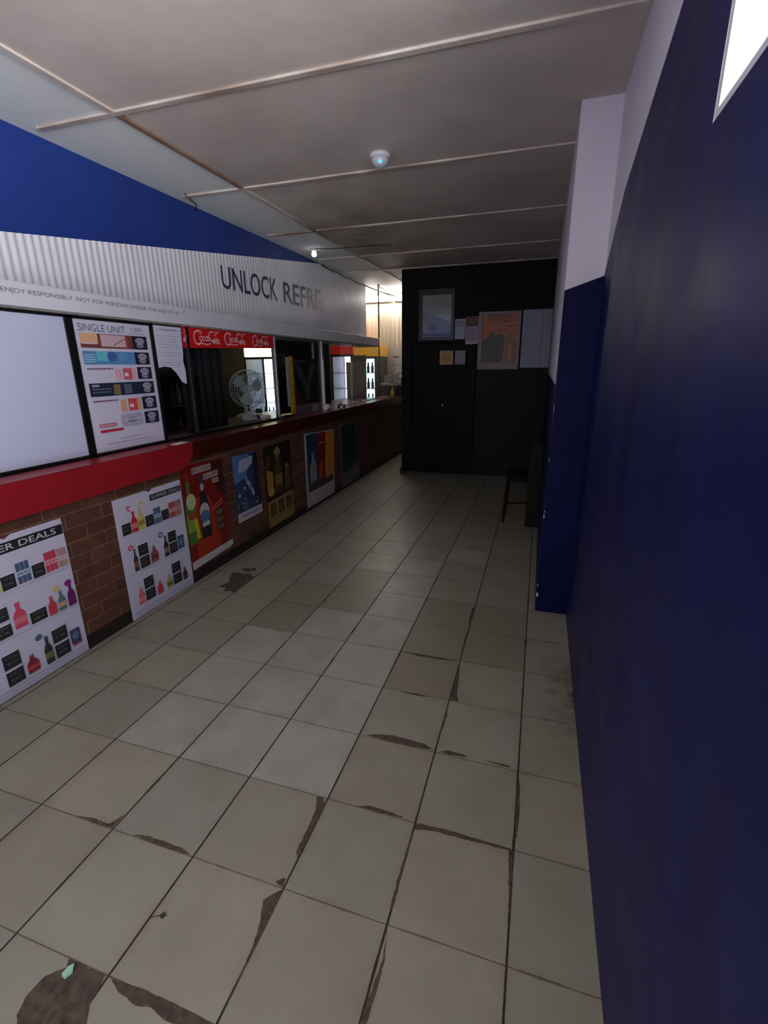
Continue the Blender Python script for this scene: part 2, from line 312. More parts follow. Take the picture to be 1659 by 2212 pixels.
# ============================================================ STRUCTURE
T = 0.33; GX = 0.0362; GY = 2.554
def floor():
    g = N('glazed_floor_tile'); s = g.n('ShaderNodeSeparateXYZ'); g.t.links.new(g.co(), s.inputs[0])
    wob = g.math('MULTIPLY', g.math('SUBTRACT', g.noise(7, 4), 0.5), 0.010)
    def edge(o, off):
        f = g.math('FRACT', g.math('ADD', g.math('DIVIDE', g.math('ADD', g.math('SUBTRACT', o, off), 0), T), 100.5))
        return g.math('MULTIPLY', g.math('ABSOLUTE', g.math('SUBTRACT', f, 0.5)), T)
    ex = edge(s.outputs[0], GX); ey = edge(s.outputs[1], GY)
    n1 = g.math('MULTIPLY', g.ramp(g.noise(3.1, 6, rough=0.7), 0.52, 0.75), 0.004)
    wx = g.math('ADD', 0.0028, n1); wy = g.math('ADD', 0.0013, n1)
    gx = g.math('SUBTRACT', 1.0, g.ramp(g.math('SUBTRACT', ex, wx), -0.0004, 0.0010)); gy = g.math('SUBTRACT', 1.0, g.ramp(g.math('SUBTRACT', ey, wy), -0.0004, 0.0014))
    at = g.n('ShaderNodeAttribute'); at.attribute_name = 'tile'
    col = g.mix(g.math('MULTIPLY', g.ramp(g.noise(5, 6), 0.35, 0.75), 0.45), at.outputs['Color'], lin((112, 107, 88)))
    sp = g.ramp(g.noise(26, 5, rough=0.65), 0.66, 0.74)
    col = g.mix(g.math('MULTIPLY', sp, 0.35), col, lin((90, 74, 56)))
    near = g.math('SUBTRACT', 1.0, g.ramp(g.math('MINIMUM', ex, ey), 0.0, 0.03))
    col = g.mix(g.math('MULTIPLY', g.math('MULTIPLY', near, g.ramp(g.noise(9, 5), 0.45, 0.7)), 0.35), col, lin((112, 92, 66)))
    # dirt collected beside the right wall
    dx = g.ramp(s.outputs[0], 0.10, 0.26); dy = g.math('SUBTRACT', 1.0, g.ramp(g.math('ABSOLUTE', g.math('SUBTRACT', s.outputs[1], 2.1)), 0.0, 0.45))
    col = g.mix(g.math('MULTIPLY', g.math('MULTIPLY', dx, dy), g.ramp(g.noise(12, 6), 0.4, 0.6)), col, lin((70, 52, 34)))
    col = g.mix(g.math('MULTIPLY', gy, 0.72), col, lin((70, 56, 44)))
    col = g.mix(gx, col, lin((38, 28, 22)))
    r = g.math('ADD', 0.30, g.math('MULTIPLY', g.noise(8, 5), 0.22))
    r = g.math('ADD', r, g.math('MULTIPLY', g.math('MAXIMUM', gx, gy), 0.4))
    h = g.math('SUBTRACT', g.math('MULTIPLY', g.noise(12, 4), 0.25), g.math('MAXIMUM', gx, gy))
    m = g.out(col, r, h, 0.35, 0.004)
    b = B(); cells = []
    i0, i1 = int((-6.2 - GX) / T) - 1, int((0.6 - GX) / T) + 1; j0, j1 = int((-2.4 - GY) / T) - 1, int((8.8 - GY) / T) + 1
    lay = b.bm.loops.layers.float_color.new('tile')
    V = {}
    def vv(i, j):
        if (i, j) not in V: V[i, j] = b.bm.verts.new((GX + i * T, GY + j * T, 0))
        return V[i, j]
    k = b.mi(m)
    white = {(-3, 0), (-3, -1), (-3, -2), (-3, -3), (-3, 1), (-4, -1), (-4, -2), (-4, -3), (-5, -3), (-5, -4), (-3, -4), (-4, -4), (-5, -2), (-2, 3), (-3, 2)}
    tan = {(-5, 0), (-5, -1), (-4, 1), (-4, 0), (-1, 0), (-2, -1), (-2, 0), (-1, -1), (-2, -2)}
    for i in range(i0, i1):
        for j in range(j0, j1):
            f = b.bm.faces.new((vv(i, j), vv(i + 1, j), vv(i + 1, j + 1), vv(i, j + 1))); f.material_index = k
            t = random.random(); c = Vector(lin((140, 138, 124))) * (0.90 + 0.14 * random.random()); c = Vector((c.x * (1 + .03 * t), c.y, c.z * (1 - .06 * t)))
            if (i, j) in white: c = Vector(lin((152, 153, 144)))
            if (i, j) in tan: c = Vector(lin((126, 121, 104)))
            for l in f.loops: l[lay] = (c.x, c.y, c.z, 1)
    chips = [[(-1.088, 0.571), (-1.076, 0.554), (-1.112, 0.523), (-1.119, 0.476), (-1.104, 0.443), (-1.076, 0.425), (-1.06, 0.30), (-0.97, 0.27), (-0.93, 0.36), (-0.919, 0.475), (-0.951, 0.514), (-0.962, 0.572)],
             [(-0.941, 0.57), (-0.906, 0.555), (-0.836, 0.546), (-0.8, 0.554), (-0.744, 0.544), (-0.692, 0.549), (-0.627, 0.573), (-0.681, 0.577), (-0.774, 0.578), (-0.863, 0.577)],
             [(-0.626, 0.9), (-0.666, 0.855), (-0.644, 0.808), (-0.631, 0.751), (-0.626, 0.687), (-0.622, 0.613), (-0.621, 0.758), (-0.619, 0.837)],
             [(-0.658, 0.914), (-0.645, 0.927), (-0.632, 0.934), (-0.627, 0.906)],
             [(-0.668, 1.228), (-0.648, 1.183), (-0.643, 1.113), (-0.642, 1.019), (-0.627, 0.997), (-0.62, 1.159), (-0.62, 1.192), (-0.639, 1.232)],
             [(-1.201, 0.907), (-1.146, 0.919), (-1.011, 0.919), (-0.965, 0.906), (-1.032, 0.903), (-1.102, 0.903)],
             [(-1.443, 0.906), (-1.383, 0.916), (-1.311, 0.915), (-1.289, 0.961), (-1.289, 0.906), (-1.363, 0.902)],
             [(-2.152, 2.878), (-2.138, 2.807), (-2.083, 2.721), (-2.1, 2.657), (-2.126, 2.621), (-2.1, 2.632), (-2.072, 2.618), (-2.06, 2.63), (-2.032, 2.602), (-2.04, 2.59), (-2.018, 2.569), (-1.99, 2.59), (-1.947, 2.572), (-1.94, 2.65), (-1.94, 2.867), (-1.97, 2.85), (-2.011, 2.897), (-2.06, 2.87)],
             [(-2.128, 2.94), (-2.096, 2.983), (-2.07, 2.97), (-2.031, 3.009), (-1.999, 2.933), (-2.03, 2.94), (-2.059, 2.911)],
             [(-0.6, 1.569), (-0.543, 1.592), (-0.48, 1.603), (-0.418, 1.599), (-0.345, 1.597), (-0.3, 1.573), (-0.366, 1.567), (-0.482, 1.565)],
             [(-0.276, 1.571), (-0.244, 1.59), (-0.182, 1.586), (-0.16, 1.575), (-0.227, 1.568)],
             [(-0.612, 2.221), (-0.527, 2.225), (-0.396, 2.22), (-0.296, 2.223), (-0.396, 2.206), (-0.521, 2.202)],
             [(-0.535, 1.887), (-0.464, 1.896), (-0.372, 1.895), (-0.442, 1.882)],
             [(-0.293, 2.211), (-0.276, 2.068), (-0.263, 1.938), (-0.249, 1.899), (-0.292, 1.894), (-0.292, 2.078)],
             [(-0.294, 2.877), (-0.309, 2.818), (-0.311, 2.683), (-0.292, 2.546), (-0.292, 2.732)],
             [(-0.297, 2.543), (-0.303, 2.484), (-0.301, 2.34), (-0.295, 2.226), (-0.291, 2.359)],
             [(-0.291, 1.23), (-0.204, 1.24), (-0.09, 1.238), (0.02, 1.235), (0.033, 1.227), (-0.087, 1.224), (-0.2, 1.222), (-0.257, 1.217), (-0.295, 1.203)],
             [(0.037, 1.549), (0.047, 1.488), (0.05, 1.379), (0.044, 1.279), (0.038, 1.271), (0.036, 1.409)],
             [(-0.508, 1.235), (-0.469, 1.251), (-0.386, 1.248), (-0.336, 1.241), (-0.358, 1.236), (-0.444, 1.234)],
             [(-0.296, 1.206), (-0.297, 1.145), (-0.299, 1.076), (-0.300, 0.95), (-0.290, 0.95), (-0.290, 1.102)],
             [(0.02, 1.229), (0.027, 1.133), (0.034, 1.0), (0.036, 1.137), (0.036, 1.228)],
             [(-0.296, 1.854), (-0.283, 1.789), (-0.290, 1.699), (-0.295, 1.785)],
             [(-0.115, 1.583), (-0.016, 1.582), (0.023, 1.576), (-0.028, 1.572)],
             [(-0.292, 0.902), (-0.280, 0.817), (-0.294, 0.681), (-0.286, 0.62), (-0.276, 0.70), (-0.274, 0.822)]]
    rs = random.Random(4)
    for c in chips:
        q = []
        for (x0, y0), (x1, y1) in zip(c, c[1:] + c[:1]):
            L = math.hypot(x1 - x0, y1 - y0); n = max(1, int(L / .011))
            for k2 in range(n):
                t = k2 / n; w = 0 if k2 == 0 else rs.uniform(-.0016, .0016); nx, ny = -(y1 - y0) / L, (x1 - x0) / L
                q.append((x0 + (x1 - x0) * t + nx * w, y0 + (y1 - y0) * t + ny * w, 0.0007))
        b.poly(q, m_screed)
    return b.build('floor', kind='structure')
floor()
YF = 8.5
b = B(); b.box(-6.2, 0.6, DY - 0.1, 8.7, 2.72, 2.80, m_ceil); struct(b, 'ceiling')
n = 1
for y in (-1.0, 0.1, 1.19, 2.28, 3.385, 4.55, 5.70, 6.58):
    b = B(); x1 = 0.267 if y < 2.9 else 0.08
    b.box(-2.60, x1, y - 0.018, y + 0.018, 2.709, 2.7205, m_batten, 0.003); struct(b, 'trim_%d' % n); n += 1
for y0, y1, m in ((-1.6, 2.262, m_batten), (2.298, 3.367, m_batten_st), (3.403, 8.4, m_batten)):
    b = B(); b.box(-2.118, -2.082, y0, y1, 2.709, 2.7205, m, 0.003); struct(b, 'trim_%d' % n); n += 1
# wall above the counter, blue
b = B(); b.box(-2.80, -2.69, DY, 7.55, 1.80, 2.72, m_blue_l); struct(b, 'wall_left')
b = B(); b.box(-2.80, -2.47, DY, -0.55, 0.0, 1.80, m_white_r); struct(b, 'wall_entrance_side')
# right wall with its diagonal blue paint edge and high window opening
def wall_right():
    b = B(); x = 0.267; TW = .09
    b.box(x, x + TW, DY - .1, E0, 0, 2.72, m_white_r); b.box(x, x + TW, E1, W0, 0, 2.72, m_white_r); b.box(x, x + TW, E0, E1, EZ, 2.72, m_white_r); b.box(x, x + TW, W1, 2.91, 0, 2.72, m_white_r)
    b.box(x, x + TW, W0, W1, 0, Z0, m_white_r); b.box(x, x + TW, W0, W1, Z1, 2.72, m_white_r)
    b.box(0.08, x + TW, 2.91, 8.6, 0, 2.72, m_white_r)
    e = x - 0.0006
    def top(y):
        L = [(-3, 2.72), (0.6, 2.63), (1.67, 2.395), (2.06, 2.30), (2.46, 2.201), (2.91, 1.955)]
        for (a, c), (d, f) in zip(L, L[1:]):
            if a <= y <= d: return c + (f - c) * (y - a) / (d - a)
    def strip(y0, y1, zlo, zhi=None):
        ys = [y0] + [t for t in (0.6, 1.67, 2.06, 2.46) if y0 < t < y1] + [y1]
        b.poly([(e, y0, zlo), (e, y1, zlo)] + [(e, y, zhi if zhi else top(y)) for y in ys[::-1]], m_blue_r)
    strip(DY, E0, 0); strip(E1, W0, 0); strip(W0, W1, 0, Z0);  strip(W1, 2.91, 0)
    b.poly([(0.08, 2.9094, 0), (0.267, 2.9094, 0), (0.267, 2.9094, 1.948), (0.08, 2.9094, 1.888)], m_blue_ret)
    b.poly([(0.0794, 2.91, 0), (0.0794, 2.91, 1.405), (0.0794, 6.6, 1.405), (0.0794, 6.6, 0)], m_blue_ret)
    # knocks in the paint on the corner
    w = mat((200, 200, 205), 0.8)
    for z, h, d in ((0.095, .035, .012), (0.17, .016, .008), (0.62, .03, .006), (0.66, .012, .008), (0.97, .02, .005), (1.25, .05, .003)):
        b.poly([(0.0797, 2.9088, z), (0.0797 + d, 2.9088, z + h * .4), (0.0797 + d * .6, 2.9088, z + h), (0.0797, 2.9088, z + h * .9)], w)
        b.poly([(0.0788, 2.9088, z), (0.0788, 2.9088 + d * 3, z + h * .5), (0.0788, 2.9088, z + h)], w)
    return struct(b, 'wall_right')
wall_right()
wf = B(); F = mat((205, 205, 210), 0.5)
for y0, y1, z0, z1 in ((W0, W0 + .025, Z0, Z1), (W1 - .02, W1, Z0, Z1), (W0 + .025, W1 - .02, Z0, Z0 + .017), (W0 + .025, W1 - .02, Z1 - .02, Z1)): wf.box(.268, .298, y0, y1, z0, z1, F)
w1 = struct(wf, 'window_1'); g_ = B(); g_.box(.281, .285, W0 + .025, W1 - .02, Z0 + .017, Z1 - .02, m_glass); under(g_, 'window_pane', w1)
# closed wall behind the camera
b = B(); b.box(-2.8, 0.467, DY - .1, DY, 0, 2.72, m_white_r); struct(b, 'wall_front')
# shop interior shell
b = B(); b.box(-6.2, -6.1, -.6, 8.6, 0, 2.72, m_in_wall); struct(b, 'wall_shop_left')
b = B(); b.box(-6.1, -2.8, -.65, -.55, 0, 2.72, m_in_wall); struct(b, 'wall_shop_front')
b = B(); b.box(-6.1, -3.6, 8.5, 8.6, 0, 2.72, m_in_wall)
k = b.mi(m_cream); prev = None
for i in range(int((3.6 - 1.7) / 0.01) + 1):
    x = -3.6 + i * 0.01; y = 8.49 - 0.012 * (0.5 + 0.5 * math.cos(2 * math.pi * x / 0.076))
    cur = (b.bm.verts.new((x, y, 0)), b.bm.verts.new((x, y, 2.72)))
    if prev: f = b.bm.faces.new((prev[0], cur[0], cur[1], prev[1])); f.material_index = k; f.smooth = True
    prev = cur
struct(b, 'wall_far')
# dark painted end wall block with its door
b = B()
b.box(-1.84, -1.71, 6.6, 8.49, 0, 2.709, m_black_w); b.box(-0.826, 0.079, 6.6, 8.49, 0, 2.709, m_black_w); b.box(-1.71, -0.826, 6.6, 8.49, 1.80, 2.709, m_black_w)
b.box(-1.71, -0.826, 6.75, 6.9, 0, 1.80, m_black_gloss)
b.box(-0.81, 0.079, 6.592, 6.601, 0.0, 1.46, m_dado)
struct(b, 'wall_end')
b = B(); b.box(-1.70, -0.84, 6.615, 6.655, 0.005, 1.79, m_black_gloss)
for z0, z1 in ((.12, .80), (.95, 1.68)):
    for x0, x1 in ((-1.60, -1.31), (-1.23, -.94)): b.box(x0, x1, 6.609, 6.616, z0, z1, m_black_gloss, 0.004)
d1 = struct(b, 'door_1')
b = B(); b.cyl((-1.253, 6.615, .995), (-1.253, 6.575, .995), .012, m_chrome); b.lathe([(0.001, -.018), (.016, -.014), (.02, 0), (.016, .014), (.001, .018)], (-1.253, 6.57, .995), m_chrome, 14); under(b, 'door_knob', d1, 'small round chrome knob')
b = B(); b.tube([(-1.10, 6.61, .81), (-1.10, 6.575, .83), (-1.103, 6.575, .95), (-1.103, 6.61, .97)], .007, m_chrome); under(b, 'door_handle', d1, 'thin vertical pull handle')
b = B(); b.box(-1.86, -1.84, 6.58, 8.4, 0, .1, m_skirt); b.box(-1.84, .079, 6.58, 6.592, 0, .05, m_skirt); struct(b, 'baseboard_end')

# ============================================================ SERVICE COUNTER
m_work = mottled('maroon_worktop_enamel', (92, 34, 34), (72, 26, 26), 6, 0.3, bump=0.1)
ct = empty('service_counter', (-2.6, 4.0, 0), 'long brown brick service counter with a red fronted top along the left side', 'counter')
b = B(); b.box(-2.95, -2.315, -.55, 7.78, 0.0, .985, m_brick); b.box(-2.60, -2.315, 7.78, 8.45, 0.0, .985, m_brick); b.build('brick_base', ct)
b = B(); b.box(-3.05, -2.29, -.55, 7.79, .985, 1.018, m_work, .004); b.box(-2.61, -2.29, 7.785, 8.45, .985, 1.0175, m_dark_red_brown, .003); b.build('worktop', ct)
b = B(); b.prism([(-2.292, -.55, .855), (-2.292, 2.60, .852), (-2.292, 2.68, .875), (-2.292, 2.735, .93), (-2.292, 2.75, 1.0), (-2.292, 2.75, 1.019), (-2.292, -.55, 1.019)], (.014, 0, 0), m_red); b.box(-2.44, -2.285, -.55, 2.75, 1.018, 1.022, m_red); b.build('fascia', ct, label='glossy red front board')
b = B(); b.box(-2.306, -2.282, 2.75, 8.45, .90, 1.0185, m_dark_red_brown, .004); b.build('fascia', ct, label='front board continued in a darker red-brown')  # front board carries on past the red part in dark red-brown
b = B(); b.box(-2.316, -2.3142, -.55, 8.45, 0, .085, m_skirt); b.build('skirting', ct)

# ---- corrugated sign with the slogan
def sign():
    b = B(); mt = mottled('white_printed_sheet', (224, 222, 226), (214, 211, 218), 2, 0.4)
    k = b.mi(mt); prev = None; y = -.5
    def prof(y): return -2.682 + 0.0037 * math.sin(2 * math.pi * y / 0.047)
    while y <= 7.55:
        t = min(2.716, 1.92 + .1345 * y); x = prof(y); cur = (b.bm.verts.new((x, y, 1.926)), b.bm.verts.new((x, y, max(t, 1.93))))
        if prev: f = b.bm.faces.new((prev[0], cur[0], cur[1], prev[1])); f.material_index = k; f.smooth = True
        prev = cur; y += .0094
    b.box(-2.689, -2.683, 7.53, 7.55, 1.926, 2.71, mt)
    o = empty('corrugated_sign', (-2.69, 3.5, 1.9), 'white corrugated sign panel reading UNLOCK REFRE above the service windows', 'sign')
    b.build('ribbed_sheet', o)
    p = Print('x', -2.676, 0.4, 0.0); ink = (44, 46, 78)
    def wp(ya, yb, z0, z1, z2): return lambda x, v: (ya + x * (yb - ya), z0 + v * ((z1 + (z2 - z1) * x) - z0))
    p.text('UNLOCK', 0, 0, 1, 1, ink, 0.008, 0, wp(3.855, 4.80, 2.170, 2.352, 2.385)); p.b.build('lettering', o)
    p = Print('x', -2.676, 0.4, 0.0); p.text('REFRE', 0, 0, 1, 1, ink, 0.008, 0, wp(4.93, 5.86, 2.175, 2.375, 2.41))
    p.b.build('lettering', o)
sign()
bn = empty('notice_band', (-2.57, 3.5, 1.8), 'white boxed band under the sign with a line of small print', 'sign')
m_band = mottled('white_band_board', (222, 222, 228), (212, 212, 220), 2, 0.45)
b = B(); b.box(-2.689, -2.45, -.5, 7.5, 1.812, 1.925, m_band, .004); b.build('board', bn)
b = B(); b.box(-2.689, -2.452, -.5, 7.5, 1.800, 1.8115, mottled('band_edge', (150, 142, 140), (110, 100, 96), 20, .6)); b.build('lower_edge', bn, label='grubby grey lower edge')
p = Print('x', -2.4495, .4, 0.0); p.text('ENJOY RESPONSIBLY. NOT FOR PERSONS UNDER THE AGE OF 18', 1.785, 1.866, 2.985, 1.893, (92, 96, 112)); p.b.build('small_print', bn)
p = Print('x', -2.4495, .4, 0.0); p.line([(3.055 + .03 * math.cos(t), 1.88 + .022 * math.sin(t)) for t in [1.4 + i * .35 for i in range(6)]], .004, (205, 120, 125)); p.b.build('curved_mark', bn, label='faint red curved mark')

# ============================================================ WINDOWS ON THE COUNTER
XW = -2.47
fr = B()
def vbar(y, w=.035, m=m_black, z0=1.018, z1=1.80): fr.box(XW - .03, XW + .012, y - w / 2, y + w / 2, z0, z1, m, .003)
for y in (2.118, 2.715, 3.062): vbar(y, .05 if y < 2.2 else .028)
vbar(-.53); fr.box(XW - .03, XW + .012, -.55, 4.29, 1.018, 1.036, m_black); fr.box(XW - .03, XW + .012, -.55, 2.73, 1.785, 1.803, m_black)
wn2 = struct(fr, 'window_2')
for y, w in ((4.30, .028), (5.375, .05)):
    fr = B(); vbar(y, w, m_alu); under(fr, 'window_post', wn2, 'pale aluminium window post')
gl = B()
for y0, y1 in ((2.73, 3.048), (3.076, 4.286), (4.314, 5.35), (5.40, 5.93)): gl.box(XW - .004, XW, y0, y1, 1.036, 1.80, m_glass)
under(gl, 'window_pane', wn2)
# big blank white panel
pn = B(); pn.box(XW - .004, XW + .006, -.50, 2.092, 1.04, 1.784, mat((198, 203, 226), .35, name='white_backed_panel'))
pn.build('blank_panel', label='large blank white panel filling the nearest window left of the price poster', cat='panel')
p = Print('x', XW + .002, .4, .004)
p.sheet([(2.148, 1.04), (2.70, 1.04), (2.70, 1.782), (2.148, 1.782)], (208, 206, 222))
Y0, Y1 = 2.165, 2.675
p.text('SINGLE UNIT', 2.172, 1.722, 2.50, 1.762, (86, 96, 118), .002); p.text('CAPE', 2.545, 1.736, 2.635, 1.760, (100, 112, 130)); p.rect(2.52, 1.722, 2.66, 1.726, (140, 150, 165))
R = [(1.632, 1.712), (1.541, 1.615), (1.452, 1.525), (1.361, 1.436), (1.264, 1.342), (1.172, 1.246)]
for i, (v0, v1) in enumerate(R):
    uu = 2.172
    if i == 0: p.rect(uu, v0, 2.56, v1, (120, 64, 60)); p.rect(uu, v0 + .025, 2.29, v1, (226, 176, 136)); p.rect(2.31, v0 + .01, 2.49, v1 - .004, (206, 178, 184)); p.scribble(2.18, v0 + .02, 2.28, v0 + .03, 1, (220, 210, 215), .004); p.line([(2.40, v0 + .02), (2.49, v0 + .06)], .006, (150, 96, 96)); p.rect(2.49, v0 + .005, 2.505, v1 - .005, (176, 84, 72))
    if i == 1:
        p.rect(uu, v0, 2.56, v1, (86, 140, 186)); p.rect(2.26, v0 + .02, 2.34, v1, (104, 190, 208)); p.disc(2.37, v0 + .045, .035, .028, (72, 96, 160)); p.disc(2.45, v0 + .045, .035, .026, (100, 150, 196)); p.scribble(2.18, v0 + .01, 2.25, v0 + .06, 4, (180, 210, 228), .003)
    if i in (2, 4):
        c = [(206, 92, 110), (226, 170, 180)] if i == 2 else [(206, 78, 84), (226, 160, 120)]
        p.scribble(2.18, v1 - .014, 2.36, v1 - .002, 1, (120, 70, 110), .004); p.rect(2.37, v0, 2.41, v1 - .01, c[1]); p.rect(2.43, v0, 2.50, v1 - .006, c[0]); p.rect(2.50, v0, 2.53, v1 - .006, c[1]); p.rect(2.44, v0 + .02, 2.47, v0 + .04, (235, 215, 220))
    if i == 3:
        p.rect(uu, v0, 2.56, v1, (36, 44, 66)); p.scribble(2.19, v0 + .015, 2.32, v0 + .05, 2, (120, 130, 140), .003); p.rect(2.34, v0 + .005, 2.39, v1 - .01, (130, 112, 80)); p.rect(2.42, v0 + .008, 2.48, v1 - .01, (92, 98, 120)); p.rect(2.19, v1 - .02, 2.24, v1 - .008, (180, 150, 160))
    if i == 5:
        p.rect(2.19, v0 + .012, 2.31, v0 + .030, (190, 90, 110)); p.scribble(2.20, v0 + .016, 2.30, v0 + .026, 1, (230, 200, 210), .003); p.rect(2.19, v0 - .02, 2.36, v0 - .006, (190, 40, 64)); p.rect(2.355, v0, 2.52, v1 - .004, (176, 172, 190)); p.disc(2.44, v0 + .035, .04, .018, (140, 138, 160)); p.line([(2.37, v0 + .04), (2.51, v0 + .04)], .005, (220, 216, 228))
    p.rect(2.545, v0, 2.665, v1, (34, 36, 60)); p.disc(2.607, (v0 + v1) / 2 + .012, .038, .018, (176, 170, 184)); p.disc(2.605, (v0 + v1) / 2 - .016, .03, .014, (160, 152, 168)); p.scribble(2.58, (v0 + v1) / 2 + .004, 2.64, (v0 + v1) / 2 + .022, 2, (60, 60, 84), .0018); p.scribble(2.585, (v0 + v1) / 2 - .024, 2.63, (v0 + v1) / 2 - .010, 1, (80, 70, 90), .003)
p.scribble(2.32, 1.10, 2.50, 1.108, 1, (150, 150, 170), .002); p.scribble(2.22, 1.078, 2.56, 1.086, 1, (140, 140, 165), .002); p.disc(2.62, 1.115, .022, .018, (226, 196, 210)); p.disc(2.62, 1.115, .017, .013, (208, 206, 222))
p.build('price_poster', 'white price poster headed SINGLE UNIT with six rows of drinks, in a black frame')
# torn notice
p = Print('x', XW + .004, .6, .001)
p.sheet([(2.742, 1.79), (2.742, 1.52), (2.80, 1.528), (2.86, 1.52), (2.905, 1.485), (2.955, 1.42), (3.0, 1.405), (3.003, 1.50), (2.99, 1.56), (3.0, 1.62), (3.006, 1.79)], (214, 216, 234))
for v in (1.765, 1.726, 1.708, 1.69, 1.67, 1.652, 1.618, 1.598, 1.552, 1.536): p.scribble(2.765, v - .002, 2.97 - (.03 if v in (1.69, 1.598) else 0), v + .002, 1, (150, 156, 176), .0014)
p.rect(2.80, 1.765, 2.95, 1.769, (120, 126, 150)); p.build('paper_notice', 'white printed notice torn along its bottom edge, stuck beside the price poster', 'notice')

# red drinks banner with script logos
p = Print('x', XW + .004, .4, .002); p.sheet([(3.012, 1.655), (4.27, 1.688), (4.27, 1.803), (3.012, 1.803)], (214, 22, 24)); bw = (238, 214, 218)
def script(u, v, w, h, vis0=-9):
    """flowing two-word white script with a long tail"""
    def L(pts, wd): 
        q = [(u + x * w, v + y * h) for x, y in pts if u + x * w > vis0]
        if len(q) > 1: p.line(q, wd * h, bw)
    def arc(cx, cy, rx, ry, a0, a1, n=12): return [(cx + rx * math.cos(math.radians(a0 + (a1 - a0) * i / n)), cy + ry * math.sin(math.radians(a0 + (a1 - a0) * i / n))) for i in range(n + 1)]
    L(arc(.16, .48, .14, .46, 60, 330), .10); L(arc(.22, .86, .10, .12, -90, 150), .05)          # first capital
    for cx in (.27, .38, .49): L(arc(cx, .44, .045, .15, 30, 390 if cx != .38 else 330), .07)
    L([(.54, .6), (.53, .36), (.57, .3)], .07); L([(.58, .44), (.63, .46)], .05)
    L(arc(.70, .62, .12, .34, 70, 320), .09); L(arc(.76, .84, .12, .12, -80, 120), .05); L([(.86, .9), (1.0, 1.0)], .06)
    L(arc(.76, .30, .045, .15, 0, 360), .07); L([(.82, .2), (.85, .62), (.88, .5), (.83, .3), (.86, .15)], .05); L(arc(.92, .28, .04, .14, 0, 360), .07); L([(.965, .42), (.955, .2), (1.0, .12)], .06)
    L([(.1, .06), (.3, .1), (.5, .04), (.62, .14)], .07)
script(2.80, 1.68, .285, .105, 3.02)
for u_, v_, w_, h_ in ((3.13, 1.682, .315, .105), (3.505, 1.69, .30, .10), (3.91, 1.698, .28, .092)): script(u_, v_, w_, h_)
p.build('drinks_banner', 'red banner strip with repeated white script drink logos across the window top', 'banner')
# window picture and yellow strip
p = Print('x', XW - .012, .35, .003); p.sheet([(4.66, 1.02), (5.34, 1.02), (5.34, 1.60), (4.66, 1.60)], (38, 36, 40))
p.rect(4.66, 1.02, 5.34, 1.12, (136, 112, 124)); p.rect(4.665, 1.13, 4.71, 1.40, (110, 64, 26)); p.rect(5.24, 1.13, 5.335, 1.56, (104, 54, 24)); p.poly([(4.70, 1.57), (4.86, 1.50), (4.95, 1.36), (5.06, 1.18), (5.0, 1.15), (4.88, 1.30), (4.76, 1.44)], (88, 90, 92)); p.poly([(5.12, 1.57), (5.20, 1.54), (5.06, 1.36), (4.96, 1.16), (4.90, 1.16), (5.0, 1.38)], (104, 98, 94)); p.rect(4.70, 1.565, 4.95, 1.585, (90, 88, 130)); p.poly([(4.7, 1.13), (4.9, 1.13), (4.78, 1.26), (4.7, 1.28)], (96, 66, 30))
p.build('window_picture', 'dark picture with pale crossed shapes and orange edges behind the window glass', 'poster')
b = B(); b.box(XW - .02, XW - .002, 4.585, 4.655, 1.036, 1.62, mat((226, 166, 34), .4)); b.box(XW - .02, XW - .002, 4.53, 4.584, 1.12, 1.61, mat((180, 172, 160), .5)); b.build('yellow_strip', label='upright yellow and grey strip standing behind the window glass beside the dark picture', cat='strip')
b = B(); b.box(XW - .04, XW + .016, 5.352, 5.398, 1.036, 1.60, mat((220, 218, 216), .4), .004); b.build('white_upright', label='short white upright cover on the aluminium window post', cat='post')

# curtain, plus two sheets added for the dark shop interior
def curtain(x, y0, y1, z0, z1, name, label, c, folds, amp=.012):
    b = B(); m = mat(c, .8); k = b.mi(m); prev = None; n = folds * 10
    for i in range(n + 1):
        y = y0 + (y1 - y0) * i / n; d = amp * math.sin(2 * math.pi * folds * i / n); c0 = b.bm.verts.new((x + d, y, z0)); c1 = b.bm.verts.new((x + d * .7, y, z1)); c2 = b.bm.verts.new((x + d - .006, y, z0)); c3 = b.bm.verts.new((x + d * .7 - .006, y, z1))
        if prev:
            for q in ((prev[0], c0, c1, prev[1]), (prev[2], prev[3], c3, c2), (prev[1], c1, c3, prev[3]), (prev[0], prev[2], c2, c0)): f = b.bm.faces.new(q); f.material_index = k; f.smooth = True
        prev = (c0, c1, c2, c3)
    b.build(name, label=label, cat='curtain')
curtain(-2.60, 3.12, 3.63, 1.03, 1.79, 'curtain_or_dark_sheet', 'black folded curtain behind the glass below the red banner', (20, 21, 25), 5, .018)
curtain(-2.62, 4.52, 5.42, 1.03, 1.79, 'curtain_or_dark_sheet', 'added black folded sheet for the dark shop interior behind the picture and yellow strip', (12, 14, 14), 4)  # added sheet, its black colour stands in for the dark interior
curtain(-2.62, 5.50, 5.93, 1.03, 1.79, 'curtain_or_dark_sheet', 'added brownish red folded sheet for the dark interior right of the white upright', (46, 26, 28), 4)  # added sheet, brownish red in place of the dark interior

